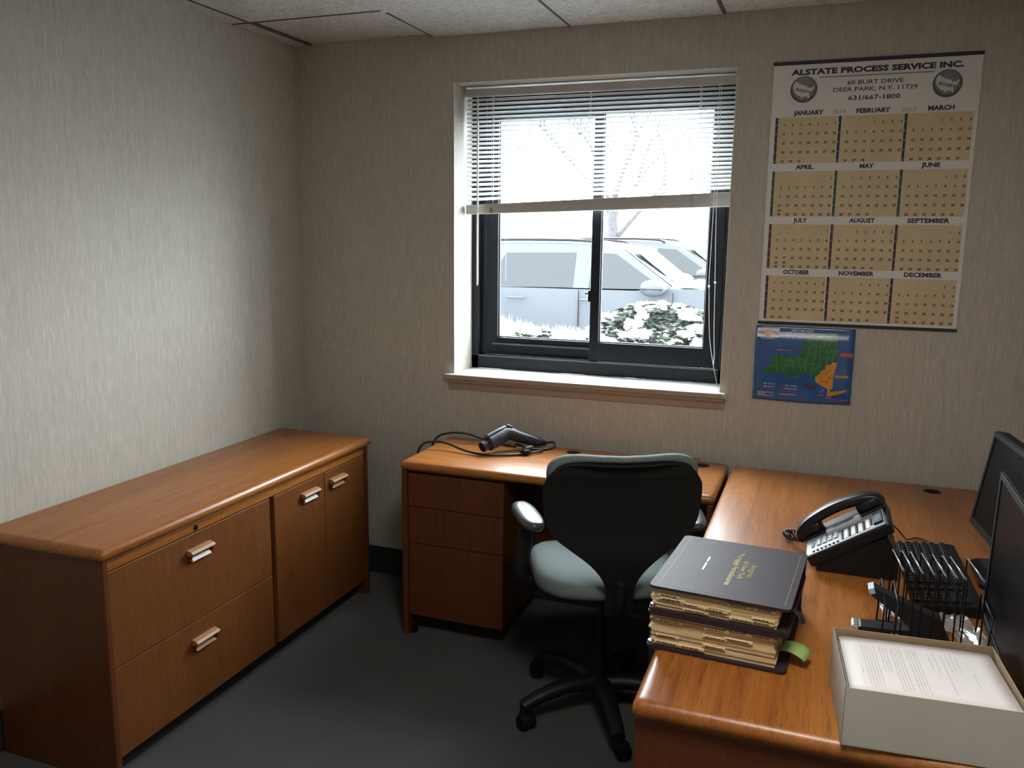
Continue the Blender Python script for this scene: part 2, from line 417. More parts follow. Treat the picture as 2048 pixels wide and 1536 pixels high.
# ------------------------------------------------------------------ window
wn = sempty('window_1', (0, 0, 0))
def wbar(name, x0, x1, y0, y1, z0, z1, m='alu', bev=.002, parent=wn):
    bm = B(); bx(bm, x0, x1, y0, y1, z0, z1, bev); return obj(name, bm, m, parent)
bm = B()   # outer frame
bx(bm, WL, WL+.034, .20, .29, WS, WT, .002); bx(bm, WR-.034, WR, .20, .29, WS, WT, .002)
bx(bm, WL, WR, .20, .29, WS, WS+.062, .003); bx(bm, WL, WR, .20, .29, WT-.04, WT, .003)
bx(bm, WL+.034, WL+.056, .232, .29, WS+.062, WT-.04); bx(bm, WR-.056, WR-.034, .25, .29, WS+.062, WT-.04)
obj('outer_frame', bm, 'alu', wn)
wbar('track_lip', WL+.034, WR-.034, .198, .204, WS+.056, WS+.0635, 'alu2')
def sash(x0, x1, gx0, gx1, gz0, gz1, y0, y1, z0, z1):
    bm = B()
    bx(bm, x0, gx0, y0, y1, z0, z1, .003); bx(bm, gx1, x1, y0, y1, z0, z1, .003)
    bx(bm, gx0, gx1, y0, y1, z0, gz0, .003); bx(bm, gx0, gx1, y0, y1, gz1, z1, .003)
    s = obj('sash', bm, 'alu', wn)
    bm = B(); yy = y0+.6*(y1-y0)
    bx(bm, gx0-.004, gx1+.004, yy, yy+.004, gz0-.004, gz1+.004); obj('pane', bm, 'glass', s)
    bm = B(); t = .005
    for q in ((gx0, gx0+t, gz0, gz1), (gx1-t, gx1, gz0, gz1)): bx(bm, q[0], q[1], yy-.006, yy-.0005, q[2], q[3])
    for q in ((gz0, gz0+t), (gz1-t, gz1)): bx(bm, gx0+t, gx1-t, yy-.006, yy-.0005, q[0], q[1])
    obj('glazing_bead', bm, 'alu2', s)
    return s
s1 = sash(WL+.058, 1.402, .915, 1.365, 1.160, 2.150, .238, .272, WS+.064, WT-.042)
bm = B(); bx(bm, .893, 1.366, .226, .238, 1.126, 1.134, .001); obj('sash_ledge', bm, 'alu2', s1)
s2 = sash(1.369, WR-.036, 1.412, 1.874, 1.1635, 2.155, .206, .236, WS+.064, WT-.042)
bm = B(); bx(bm, 1.360, 1.369, .20, .222, 1.345, 1.395, .003); bx(bm, 1.345, 1.361, .206, .212, 1.378, 1.384, .001); obj('latch', bm, 'blkplastic', s2)
# sill board and apron
tr = sempty('trim_1')
bm = B(); bx(bm, .764, 2.004, -.03, .205, WS-.021, WS, .003); obj('sill_board', bm, 'sill', tr)
bm = B(); bx(bm, .763, 2.005, -.034, -.0295, WS-.022, WS-.002, .001); obj('sill_nosing', bm, 'trim', tr)
bm = B()
prism(bm, [(0, 0), (0, .048), (-.024, .048), (-.024, .036), (-.013, .022), (-.009, 0)], Matrix(((0, 0, 1, .778), (1, 0, 0, 0), (0, 1, 0, WS-.0685), (0, 0, 0, 1))), 1.218)
obj('apron', bm, 'trim', tr)
# white strip of reveal corner bead
bm = B(); bx(bm, WR-.001, WR+.001, -.0015, .0015, WS, WT); bx(bm, WL-.001, WL+.001, -.0015, .0015, WS, WT); obj('corner_bead', bm, 'blind', wb)

# ------------------------------------------------------------------ mini blind
bl = thing('window_blind', 'white aluminium mini blind raised halfway with tilted bottom rail', 'window blind', (1.389, .112, 2.262))
BL0, BL1 = -.580, .583
bm = B(); bx(bm, BL0, BL1, -.014, .018, -.032, -.001, .002); obj('headrail', bm, 'rail', bl)
def slat_mesh(tilt):
    bm = B(); hw_ = .0125
    prof = [(-hw_, 0), (-hw_*.4, .0016), (hw_*.4, .0016), (hw_, 0)]
    R = Matrix.Rotation(tilt, 3, 'X')
    rows = []
    for x in (BL0+.004, BL1-.004):
        rows.append([bm.verts.new(Vector((x, 0, 0)) + R @ Vector((0, y, z))) for y, z in prof] + [bm.verts.new(Vector((x, 0, 0)) + R @ Vector((0, y, z-.0005))) for y, z in prof[::-1]])
    bridge(bm, rows[0], rows[1]); bm.faces.new(rows[0][::-1]); bm.faces.new(rows[1]); return bm
NS = 23; p0, p1 = -.046, -.452
s0 = obj('slat', slat_mesh(math.radians(33)), 'blind', bl)
for k in range(NS):
    o = s0 if k == 0 else link_copy(s0, bl)
    f = k/(NS-1); o.location = (0, .002, p0 + (p1-p0)*f)
    o.rotation_euler = (0, -.036*f**4, 0)
# collapsed slats and bottom rail, lifted on the right
T = -.0275; ZR = -.518
for k in range(8):
    bm = B(); bx(bm, BL0+.002, BL1-.002, -.0143, .0125, 0, .0034, .001, 1)
    o = obj('gathered_slat', bm, 'rail', bl); o.location = (0, .002, ZR + .024 + .0026*k); o.rotation_euler = (0, T - .0021*k, 0)
bm = B(); bx(bm, BL0+.002, BL1-.002, -.0145, .0145, -.004, .026, .004, 2); o = obj('bottom_rail', bm, 'rail', bl); o.location = (0, .002, ZR); o.rotation_euler = (0, T, 0)
for x, m in ((-.455, 'clip'), (-.017, 'rail'), (.44, 'rail')):
    bm = B(); bx(bm, x-.009, x+.009, -.0175, .0, -.003, .020 if m == 'clip' else .046, .002); o = obj('cord_clip', bm, m, bl); o.location = (0, .002, ZR); o.rotation_euler = (0, T, 0)
for x in (-.455, -.017, .44):
    bm = B()
    for yy in (-.0125, .0125): cyl(bm, (x, yy+.002, -.03), (x+.0, yy+.002, -.49-.03*x), .0007, n=5)
    cyl(bm, (x+.008, -.0115, -.03), (x+.008, -.0115, -.49), .0006, n=5)
    obj('ladder_cord', bm, 'cordw', bl)
bm = B(); cyl(bm, (-.513, -.03, -.05), (-.512, -.032, -.84), .0036, n=6); cyl(bm, (-.513, -.022, -.022), (-.513, -.03, -.055), .0016, n=6)
cyl(bm, (-.512, -.032, -.84), (-.512, -.032, -.852), .0048, .003, n=8); obj('tilt_wand', bm, 'wand', bl, 40)
bm = B()
tube(bm, [(.515, -.022, -.03), (.516, -.026, -.45), (.513, -.03, -.80), (.515, -.033, -.826)], .0011, 5)
tube(bm, [(.524, -.022, -.03), (.526, -.026, -.45), (.536, -.03, -.78), (.538, -.033, -.81)], .0011, 5)
tube(bm, [(.515, -.033, -.826), (.528, -.05, -1.02), (.556, -.10, -1.14), (.590, -.146, -1.238), (.618, -.149, -1.262), (.619, -.1165, -1.30), (.617, -.1145, -1.40)], .0011, 5)
tube(bm, [(.538, -.033, -.81), (.545, -.045, -1.0), (.553, -.06, -1.1), (.556, -.10, -1.14)], .0011, 5)
obj('pull_cord', bm, 'cordw', bl)
for c in ((.514, -.032, -.826), (.538, -.033, -.81)):
    bm = B(); bmesh.ops.create_uvsphere(bm, u_segments=10, v_segments=8, radius=.0048, matrix=Matrix.Translation(c)); obj('cord_bead', bm, 'cordw', bl, True)

# ------------------------------------------------------------------ credenza along the left wall
CW, CY0, CY1, HD = .4917, -1.7349, -.2138, .74
cr = thing('credenza', 'long honey oak filing credenza with two drawers and two doors along left wall', 'credenza', (0, 0, 0))
def topslab(bm, x0, x1, y0, y1, zt, th, r):
    # bull-nosed slab
    n = 6; secs = []
    for k in range(n+1):
        a = -PI/2 + PI*k/n
        ins = r - r*math.cos(a)*1.0; z = zt - th/2 + (th/2)*math.sin(a)
        secs.append([bm.verts.new((x, y, z)) for x, y in rrect(x1-x0-2*ins, y1-y0-2*ins, .012, 3, (x0+x1)/2, (y0+y1)/2)])
    for a, b in zip(secs, secs[1:]): bridge(bm, a, b)
    bm.faces.new(secs[0][::-1]); bm.faces.new(secs[-1])
def slab_thing(parent, *a, m='oak_y'):
    bm = B(); topslab(bm, *a); return obj('top', bm, m, parent, 50)
slab_thing(cr, .006, CW, CY0, CY1, HD, .04, .018)
FX = .470
for y0, y1 in ((CY0+.014, CY0+.036), (CY1-.036, CY1-.014)):
    bm = B(); bx(bm, .012, FX+.006, y0, y1, 0, HD-.04, .004); obj('end_panel', bm, 'cherry_z', cr)
bm = B(); bx(bm, .012, .03, CY0+.036, CY1-.036, .06, HD-.04); obj('back_panel', bm, 'cherry_y', cr)
bm = B(); bx(bm, .40, FX-.008, CY0+.036, CY1-.036, HD-.078, HD-.04, .001); rail = obj('top_rail', bm, 'oak_y', cr)
bm = B(); bx(bm, FX-.03, FX-.002, CY0+.036, CY1-.036, HD-.077, HD-.045, .002); obj('rail_face', bm, 'oak_y', cr)
bm = B(); cyl(bm, (FX-.004, -1.328, .676), (FX+.001, -1.328, .676), .009, n=20); cyl(bm, (FX, -1.328, .676), (FX+.003, -1.328, .676), .006, n=16); obj('lock', bm, 'blkplastic', cr, 40)
bm = B(); bx(bm, .02, FX-.05, CY0+.036, CY1-.036, 0, .058); obj('plinth', bm, 'base', cr)
bm = B(); bx(bm, .03, FX-.09, -.935, -.912, .058, HD-.08); obj('divider', bm, 'blkplastic', cr)
bm = B(); bx(bm, .03, FX-.02, CY0+.036, CY1-.036, .058, .072); obj('bottom_shelf', bm, 'cherry_y', cr)
def pull(parent, yc, zc, card):
    PM = lambda x, y, z=0: Matrix(((1, 0, 0, FX+x), (0, 0, 1, y), (0, 1, 0, zc+z), (0, 0, 0, 1)))
    bm = B(); prism(bm, [(0, .002), (.010, 0), (.022, .004), (.024, .008), (.017, .015), (0, .019)], PM(0, yc-.055), .11); obj('handle', bm, 'pull', parent)
    for s in (-1, 1):
        bm = B(); prism(bm, [(0, .003), (.018, .004), (.008, -.020), (0, -.022)], PM(0, yc+s*.051-.0035), .007); obj('handle_cheek', bm, 'cherry_y', parent)
    bm = B(); prism(bm, [(0, -.021), (.012, -.022), (.004, -.009), (0, -.008)], PM(0, yc-.047), .094); obj('handle_lip', bm, 'pull', parent)
    if card:
        bm = B(); prism(bm, [(.0115, -.0205), (.0125, -.020), (.0052, -.0085), (.0042, -.009)], PM(.0012, yc-.043, .0006), .086); obj('label_card', bm, 'sheet', parent)
def front(name, y0, y1, z0, z1, hy, hz, card):
    bm = B(); bx(bm, FX-.02, FX, y0, y1, z0, z1, .0018); f = obj(name, bm, 'cherry2_z', cr); pull(f, hy, hz, card); return f
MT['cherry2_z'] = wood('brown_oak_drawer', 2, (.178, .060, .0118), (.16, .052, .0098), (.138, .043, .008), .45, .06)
front('drawer', CY0+.038, -.937, .3605, .660, -1.321, .594, True)
front('drawer', CY0+.038, -.937, .074, .3575, -1.321, .2835, False)
front('door', -.910, -.573, .074, .660, -.683, .602, True)
front('door', -.5695, CY1-.038, .074, .660, -.478, .606, False)

# ------------------------------------------------------------------ desk under the window
DL, DR, DF, DB = .8043, 2.0383, -.5472, -.069
da = thing('desk', 'small oak pedestal desk standing under the window', 'desk', (0, 0, 0))
slab_thing(da, DL, DR, DF, DB, HD, .036, .016, m='oak_x')
bm = B(); bx(bm, DL+.002, DL+.026, DF+.012, DB-.012, 0, HD-.036, .004); obj('end_panel', bm, 'cherry_z', da)
bm = B(); bx(bm, DR-.026, DR-.004, DF+.012, DB-.012, 0, HD-.036, .004); obj('end_panel', bm, 'cherry_z', da)
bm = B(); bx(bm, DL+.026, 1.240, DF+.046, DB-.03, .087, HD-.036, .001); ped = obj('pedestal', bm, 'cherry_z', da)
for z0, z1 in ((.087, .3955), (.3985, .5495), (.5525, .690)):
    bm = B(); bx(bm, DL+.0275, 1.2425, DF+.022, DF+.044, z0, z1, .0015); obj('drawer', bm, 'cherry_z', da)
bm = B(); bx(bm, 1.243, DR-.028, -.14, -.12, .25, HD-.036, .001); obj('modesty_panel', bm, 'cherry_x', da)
bm = B(); bx(bm, DL+.03, DL+.05, DF+.03, DF+.06, 0, .03, .003); obj('foot', bm, 'blkplastic', da)
def grommet(parent, x, y):
    bm = B(); cyl(bm, (x, y, HD-.03), (x, y, HD+.0004), .030, n=28); g = obj('grommet', bm, 'blkplastic', parent, 40)
    bm = B(); cyl(bm, (x, y, HD+.0004), (x, y, HD+.0006), .024, n=28); bx(bm, x-.02, x+.02, y+.006, y+.017, HD+.0006, HD+.0009); obj('cap', bm, 'carblack', g, 40)
grommet(da, 1.409, -.143); grommet(da, 1.940, -.143)

# ------------------------------------------------------------------ main desk on the right
BX0, BX1, BY0, BY1 = 2.0514, 2.965, -1.9493, -.0838
db = thing('desk', 'large oak desk at right carrying phone, books and monitors', 'desk', (0, 0, 0))
slab_thing(db, BX0, BX1, BY0, BY1, HD, .042, .019, m='oak_y')
for y0, y1 in ((BY0+.016, BY0+.040), (BY1-.04, BY1-.016)):
    bm = B(); bx(bm, BX0+.006, BX1-.012, y0, y1, 0, HD-.042, .003); obj('end_panel', bm, 'cherry_z', db)
bm = B(); bx(bm, BX1-.26, BX1-.24, BY0+.04, BY1-.04, .2, HD-.042, .001); obj('modesty_panel', bm, 'cherry_y', db)
bm = B(); bx(bm, BX0+.03, BX0+.05, BY0+.04, BY1-.04, HD-.1, HD-.042, .001); obj('apron_rail', bm, 'cherry_y', db)
grommet(db, 2.761, -.180)
bm = B(); cyl(bm, (BX0+.012, BY0+.011, HD-.036), (BX0+.012, BY0+.017, HD-.036), .0022, n=8); obj('glide_pin', bm, 'steel', db)

# ------------------------------------------------------------------ wall calendar
KX, KZ, KW, KH = 2.1132, 1.3066, .6956, .9715
ca = thing('wall_calendar', 'large white yearly wall calendar with tan month grids right of window', 'calendar', (KX, 0, KZ))
def onwall(y): return lambda x, z: Vector((x, y, z))
bm = B(); bx(bm, 0, KW, -.0042, -.003, .004, KH-.004); obj('sheet', bm, 'paper', ca)
bm = B(); bx(bm, -.002, KW+.002, -.0066, -.001, KH-.012, KH+.001, .001); obj('top_strip', bm, 'inknavy', ca)
bm = B(); bx(bm, -.003, KW+.003, -.0066, -.001, -.006, .0055, .001); obj('bottom_strip', bm, 'ink', ca)
f1 = onwall(-.0050)
def lettering(name, items, m, parent, f=f1):
    bm = B()
    for it in items: text(bm, f=f, **it)
    return obj(name, bm, m, parent, fixn=False)
lettering('title_lettering', [dict(body='ALSTATE PROCESS SERVICE INC.', x0=.063, x1=.637, z0=.9235, h=.0185, bold=.05)], 'inknavy', ca)
lettering('address_lettering', [dict(body='60 BURT DRIVE', x0=.260, x1=.448, z0=.8805, h=.0145, bold=.012),
    dict(body='DEER PARK, N.Y. 11729', x0=.214, x1=.495, z0=.857, h=.0145, bold=.012), dict(body='631/667-1800', x0=.267, x1=.441, z0=.826, h=.0155, bold=.02)], 'ink', ca)
def rect(bm, x0, x1, z0, z1, f): poly(bm, [f(x0, z0), f(x1, z0), f(x1, z1), f(x0, z1)])
bm = B(); rect(bm, .163, .545, .9095, .9135, f1); obj('title_rule', bm, 'rule', ca, fixn=False)
USA = [(-.80, .42), (-.84, .05), (-.72, -.22), (-.45, -.42), (-.30, -.55), (-.12, -.50), (-.02, -.68), (.10, -.52), (.38, -.46), (.52, -.66), (.56, -.50), (.50, -.28), (.62, -.02), (.68, .12), (.74, .34), (.66, .38), (.54, .18), (.40, .22), (.30, .10), (.22, .26), (-.1, .30), (-.5, .38), (-.66, .50)]
for cx, cz in ((.1105, .871), (.590, .869)):
    r = .0475
    bm = B(); poly(bm, [f1(cx+r*math.cos(a*PI/24), cz+r*math.sin(a*PI/24)) for a in range(48)]); lg = obj('emblem', bm, 'discgrey', ca, fixn=False)
    bm = B(); f2 = onwall(-.0053)
    for a in range(48):
        c0, s0, c1, s1_ = math.cos(a*PI/24), math.sin(a*PI/24), math.cos((a+1)*PI/24), math.sin((a+1)*PI/24)
        ri0 = r*(.86+.08*s0); ri1 = r*(.86+.08*s1_)
        poly(bm, [f2(cx+ri0*c0, cz+ri0*s0), f2(cx+r*c0, cz+r*s0), f2(cx+r*c1, cz+r*s1_), f2(cx+ri1*c1, cz+ri1*s1_)])
    obj('emblem_rim', bm, 'discdark', lg, fixn=False)
    bm = B(); an = -.2
    poly(bm, [f2(cx+r*(x*math.cos(an)-z*math.sin(an)), cz+r*(x*math.sin(an)+z*math.cos(an))) for x, z in USA]); obj('emblem_outline', bm, 'logowhite', lg, fixn=False)
    bm = B(); f3 = lambda x, z, cx=cx, cz=cz: Vector((cx + x*math.cos(an)-z*math.sin(an), -.0057, cz + x*math.sin(an)+z*math.cos(an)))
    text(bm, 'Alstate', f3, x0=-.032, x1=.026, z0=-.010, h=.013, bold=.012, shear=.22); obj('emblem_lettering', bm, 'ink', lg, fixn=False)
COLX = ((.017, .236), (.2395, .4595), (.4615, .682)); ROWZ = (.7715, .575, .378, .182)
INK = ('inknavy', 'inkgrn', 'inkbrn', 'inkpur')
NAMEX = {0: (.080, .186), 1: (.298, .413), 2: (.536, .620), 3: (.100, .163), 4: (.324, .373), 5: (.530, .592), 6: (.104, .154), 7: (.302, .391), 8: (.500, .640), 9: (.079, .175), 10: (.280, .403), 11: (.505, .632)}
TITLEINK = ('inknavy', 'inknavy', 'inkbrn', 'inkpur')
calendar.setfirstweekday(6)
for mth in range(12):
    c, r = mth % 3, mth//3
    x0, x1 = COLX[c]; zt = ROWZ[r]; zb = zt-.1665; gx = x0+.0105; cw = (x1-gx)/7; ch = (zt-zb)/5
    bm = B(); rect(bm, gx, x1, zb, zt, onwall(-.0046)); mb = obj('month_grid', bm, 'tan', ca, fixn=False)
    bm = B(); f2 = onwall(-.0049)
    for k in range(8): rect(bm, gx+k*cw-.0003, gx+k*cw+.0003, zb, zt, f2)
    for k in range(6): rect(bm, gx, x1, zb+k*ch-.0003, zb+k*ch+.0003, f2)
    obj('grid_lines', bm, 'tanline', mb, fixn=False)['kind'] = 'stuff'
    bm = B(); rect(bm, x0, gx-.0008, zb, zt+.001, f2); obj('side_strip', bm, INK[r], mb, fixn=False)
    bm = B()
    for k in range(5):
        zz = zb + k*ch + .008; poly(bm, [f1(x0+.0015, zz-.004), f1(gx-.002, zz), f1(x0+.0015, zz+.004)])
    obj('strip_arrows', bm, 'inkgold', mb, fixn=False)['kind'] = 'stuff'
    bm = B(); weeks = calendar.monthcalendar(2017, mth+1)
    for wi, wk in enumerate(weeks):
        for di, dd in enumerate(wk):
            if not dd: continue
            row = min(wi, 4); z = zt - (row+1)*ch + .0035
            if len(weeks) == 6 and wi == 4 and weeks[5][di]: z += .0145
            text(bm, str(dd), f1, cx=gx + (di+.76)*cw, z0=z, size=.0118, bold=.05, res=1)
    obj('date_numbers', bm, 'ink', mb, fixn=False)['kind'] = 'stuff'
    a, b_ = NAMEX[mth]
    lettering('month_name', [dict(body=calendar.month_name[mth+1].upper(), x0=a, x1=b_, z0=zt+.0085, h=.0152, bold=.045)], TITLEINK[r], mb)
lettering('year_lettering', [dict(body='2017', x0=.217, x1=.263, z0=.780, h=.0135, bold=.01), dict(body='2017', x0=.450, x1=.497, z0=.7775, h=.0135, bold=.01)], 'tan2', ca)

# ------------------------------------------------------------------ map poster
MX, MZ, MW, MH = 2.106, 1.004, .364, .290
mp_ = thing('map_poster', 'small glossy blue poster map of New York counties under the calendar', 'poster', (MX, 0, MZ))
def mapy(x, z, off=0):
    t = max(0, min(1, (z-.222)/.066)); s = t*t*(3-2*t)
    b0 = .013*(1-s) + .0015*s
    k = max(0, min(1, z/.05)); b0 *= (.75+.25*k)
    return Vector((x, -b0-off-.001, z - .004*math.sin(PI*x/MW)*(1-min(1, z/.08))))
bm = B(); V = grid(bm, lambda u, v: mapy(u*MW, v*MH), 16, 40)
sh = obj('sheet', bm, 'mapblue', mp_, True)
sd = sh.modifiers.new('thickness', 'SOLIDIFY'); sd.thickness = .0006; sd.offset = 0
fm = lambda x, z: mapy(x, z, .0007)
fm2 = lambda x, z: mapy(x, z, .0011)
fm3 = lambda x, z: mapy(x, z, .0015)
def tess(pts, f, name, m, parent=mp_, cuts=3):
    from mathutils.geometry import tessellate_polygon
    bm = B(); P = [Vector((x, z, 0)) for x, z in pts]; V = [bm.verts.new((x, 0, z)) for x, z in pts]
    for t in tessellate_polygon([P]): bm.faces.new([V[i] for i in t])
    for _ in range(cuts):
        bmesh.ops.subdivide_edges(bm, edges=[e for e in bm.edges if e.calc_length() > .010], cuts=1); bmesh.ops.triangulate(bm, faces=bm.faces)
    for v in bm.verts: v.co = f(v.co.x, v.co.z)
    return obj(name, bm, m, parent, fixn=False)
def box2(x0, x1, z0, z1): return [(x0, z0), (x1, z0), (x1, z1), (x0, z1)]
NYG = [(.031, .105), (.031, .119), (.055, .134), (.067, .145), (.061, .172), (.067, .176), (.111, .179), (.132, .172), (.162, .176), (.174, .19), (.183, .197), (.178, .228), (.188, .238), (.216, .268), (.302, .271), (.306, .2), (.305, .162), (.288, .161), (.284, .152), (.266, .148), (.265, .131), (.253, .126), (.246, .112), (.23, .101), (.213, .108), (.189, .111), (.115, .109)]
NYO = [(.288, .16), (.306, .161), (.305, .149), (.299, .12), (.296, .104), (.297, .059), (.288, .056), (.288, .047), (.279, .029), (.276, .031), (.278, .04), (.279, .056), (.24, .076), (.231, .086), (.231, .101), (.246, .112), (.253, .126), (.265, .131), (.267, .148), (.286, .152)]
LI = [(.278, .029), (.29, .046), (.327, .052), (.354, .061), (.337, .051), (.355, .052), (.321, .039), (.289, .029)]
up_ = tess(NYG, fm, 'upstate_area', 'mapgreen'); ds = tess(NYO, fm, 'downstate_area', 'maporange'); tess(LI, fm, 'island_area', 'maporange')
def strokes(lines, w, f, name, m, parent):
    bm = B()
    for ln_ in lines:
        for (xa, za), (xb, zb) in zip(ln_, ln_[1:]):
            n = max(1, int(math.hypot(xb-xa, zb-za)/.012)); dx, dz = xb-xa, zb-za; L = math.hypot(dx, dz); px, pz = -dz/L*w/2, dx/L*w/2
            for k in range(n):
                a, b = k/n, (k+1)/n
                poly(bm, [f(xa+dx*a-px, za+dz*a-pz), f(xa+dx*b-px, za+dz*b-pz), f(xa+dx*b+px, za+dz*b+pz), f(xa+dx*a+px, za+dz*a+pz)])
    return obj(name, bm, m, parent, fixn=False)
CNT = [[(.084, .176), (.085, .135), (.06, .131)], [(.085, .135), (.09, .110)], [(.104, .176), (.104, .15), (.1, .135), (.085, .135)], [(.12, .16), (.118, .135), (.108, .11)], [(.12, .16), (.145, .16), (.147, .145), (.132, .138), (.118, .135)], [(.132, .172), (.133, .16)], [(.147, .145), (.152, .13), (.143, .112)],
    [(.162, .176), (.17, .15), (.175, .13), (.178, .112)], [(.17, .168), (.19, .165), (.205, .15), (.22, .147)], [(.19, .165), (.192, .14), (.19, .113)], [(.175, .13), (.192, .14)], [(.2, .236), (.214, .226), (.2, .21), (.2, .19), (.196, .175), (.19, .165)], [(.2, .19), (.214, .187), (.228, .195)],
    [(.214, .226), (.228, .22), (.275, .224), (.277, .24), (.285, .245)], [(.228, .22), (.228, .18), (.22, .16), (.216, .13), (.212, .108)], [(.242, .222), (.243, .185), (.246, .165), (.242, .148), (.22, .147)], [(.216, .13), (.243, .138), (.246, .165)], [(.255, .268), (.256, .224)], [(.28, .27), (.284, .245), (.305, .25)], [(.27, .2), (.305, .204)], [(.262, .215), (.27, .2), (.27, .16), (.268, .148)], [(.293, .195), (.29, .165)], [(.243, .175), (.27, .178)], [(.27, .175), (.29, .177)]]
strokes(CNT, .0013, fm2, 'county_lines', 'mapline', up_)
strokes([[(.232, .103), (.25, .101), (.256, .086), (.276, .080), (.281, .102), (.297, .1)], [(.265, .131), (.285, .128)], [(.245, .076), (.28, .085)], [(.25, .112), (.275, .118)]], .0016, fm2, 'district_lines', 'maproute', ds)
lb = tess(box2(.005, .088, .246, .2815), fm, 'logo_panel', 'mapwhite')
bm = B(); poly(bm, [fm2(.045+.0135*math.cos(a*PI/12), .2625+.0155*math.sin(a*PI/12)) for a in range(24)]); obj('logo_globe', bm, 'mappeach', lb, fixn=False)
lettering('logo_lettering', [dict(body='WEB', x0=.0075, x1=.031, z0=.2575, h=.0115, bold=.03), dict(body='TITLE', x0=.0585, x1=.0855, z0=.2575, h=.0115, bold=.02)], 'ink', lb, fm2)
lettering('title_lettering', [dict(body='NEW YORK STATE', x0=.132, x1=.213, z0=.2715, h=.0078, bold=.02), dict(body='COUNTIES BY BANKRUPTCY', x0=.092, x1=.216, z0=.2605, h=.0078, bold=.02), dict(body='DISTRICT & TITLE ZONE', x0=.092, x1=.197, z0=.2495, h=.0078, bold=.02), dict(body='WWW.WEBTITLE.US', x0=.018, x1=.073, z0=.2395, h=.0042, bold=.01)], 'mapwhite', mp_, fm)
q = tess(box2(.073, .152, .1935, .2045), fm, 'label_panel', 'mapnavy'); lettering('label_lettering', [dict(body='WESTERN NY DISTRICT', x0=.077, x1=.148, z0=.1965, h=.0048, bold=.01)], 'mapwhite', q, fm2)
q = tess(box2(.316, .360, .184, .1985), fm, 'label_panel', 'mapred'); lettering('label_lettering', [dict(body='NORTHERN', x0=.322, x1=.354, z0=.1925, h=.0038), dict(body='NY DISTRICT', x0=.319, x1=.357, z0=.1862, h=.0038)], 'inkbrn', q, fm2)
q = tess(box2(.302, .350, .1025, .1105), fm, 'label_panel', 'maporange'); lettering('label_lettering', [dict(body='TITLE ZONE 1', x0=.307, x1=.345, z0=.1045, h=.004)], 'maproute', q, fm2)
q = tess(box2(.126, .176, .090, .1005), fm, 'label_panel', 'mapgreen'); lettering('label_lettering', [dict(body='TITLE ZONE 2', x0=.131, x1=.171, z0=.0932, h=.0044)], 'mapline', q, fm2)
q = tess(box2(.193, .235, .0545, .0705), fm, 'label_panel', 'mapnavy'); lettering('label_lettering', [dict(body='SOUTHERN', x0=.200, x1=.229, z0=.0640, h=.0038), dict(body='NY DISTRICT', x0=.196, x1=.232, z0=.0568, h=.0040)], 'maporange', q, fm2)
lettering('district_lettering', [dict(body='EASTERN NY DISTRICT', x0=.285, x1=.354, z0=.0135, h=.005, bold=.01)], 'mappink', mp_, fm)
lettering('contact_lettering', [dict(body='(800) 924-4774', x0=.040, x1=.083, z0=.0605, h=.0048, bold=.01), dict(body='(585) 454-4770', x0=.040, x1=.083, z0=.0490, h=.0048, bold=.01),
    dict(body='(800) 318-8506', x0=.121, x1=.167, z0=.0575, h=.0048, bold=.01), dict(body='(585) 318-8607', x0=.121, x1=.167, z0=.0465, h=.0048, bold=.01),
    dict(body='180 JEFFERSON ROAD', x0=.020, x1=.080, z0=.0260, h=.0045, bold=.01), dict(body='SUITE 200', x0=.020, x1=.046, z0=.0200, h=.0045, bold=.01), dict(body='ROCHESTER, NY 14623', x0=.020, x1=.080, z0=.0140, h=.0045, bold=.01),
    dict(body='INFO@WEBTITLE.US', x0=.100, x1=.166, z0=.0235, h=.0045, bold=.01), dict(body='BRONX', x0=.256, x1=.270, z0=.0495, h=.0035), dict(body='NY', x0=.250, x1=.266, z0=.042, h=.003), dict(body='RICHMOND', x0=.243, x1=.268, z0=.030, h=.003), dict(body='KINGS', x0=.272, x1=.295, z0=.022, h=.0032)], 'mapwhite', mp_, fm)
bm = B()
for x, z, w in ((.022, .062, .014), (.022, .051, .012), (.03, .038, .036), (.102, .060, .015), (.102, .048, .015), (.108, .035, .042)): rect(bm, x, x+w, z, z+.004, fm)
obj('field_marks', bm, 'mapdkred', mp_, fixn=False)['kind'] = 'stuff'

# ------------------------------------------------------------------ office chair
HDG = math.radians(25)
ch_ = thing('office_chair', 'swivel office chair with grey green seat and dark backrest, between the two desks', 'chair', (1.705, -.785, 0), HDG)
for k in range(5):
    a = math.radians(152.5 + 72*k) - HDG; dx, dy = math.cos(a), math.sin(a)
    bm = B(); tube(bm, [(dx*.03, dy*.03, .105), (dx*.12, dy*.12, .112), (dx*.22, dy*.22, .098), (dx*.295, dy*.295, .074)], .02, 10, 4, radii=[.036, .032, .027, .024], squash=.85)
    cyl(bm, (dx*.29, dy*.29, .05), (dx*.29, dy*.29, .083), .013, n=12); obj('base_leg', bm, 'blkplastic', ch_, 50)
    ca_ = a + random.uniform(-.9, .9) + 1.2; ex, ey = math.cos(ca_), math.sin(ca_)
    cx, cy = dx*.29 + ex*.016, dy*.29 + ey*.016; px, py = -ey, ex
    bm = B(); cyl(bm, (cx-px*.009, cy-py*.009, .03), (cx+px*.009, cy+py*.009, .03), .024, n=18); cyl(bm, (dx*.29, dy*.29, .035), (dx*.29, dy*.29, .056), .011, n=12)
    cs = obj('caster', bm, 'blkplastic', ch_, 40)
    for s in (-1, 1):
        bm = B(); cyl(bm, (cx+s*px*.010, cy+s*py*.010, .0275), (cx+s*px*.026, cy+s*py*.026, .0275), .0275, .024, n=20); obj('wheel', bm, 'carblack', cs, 40)
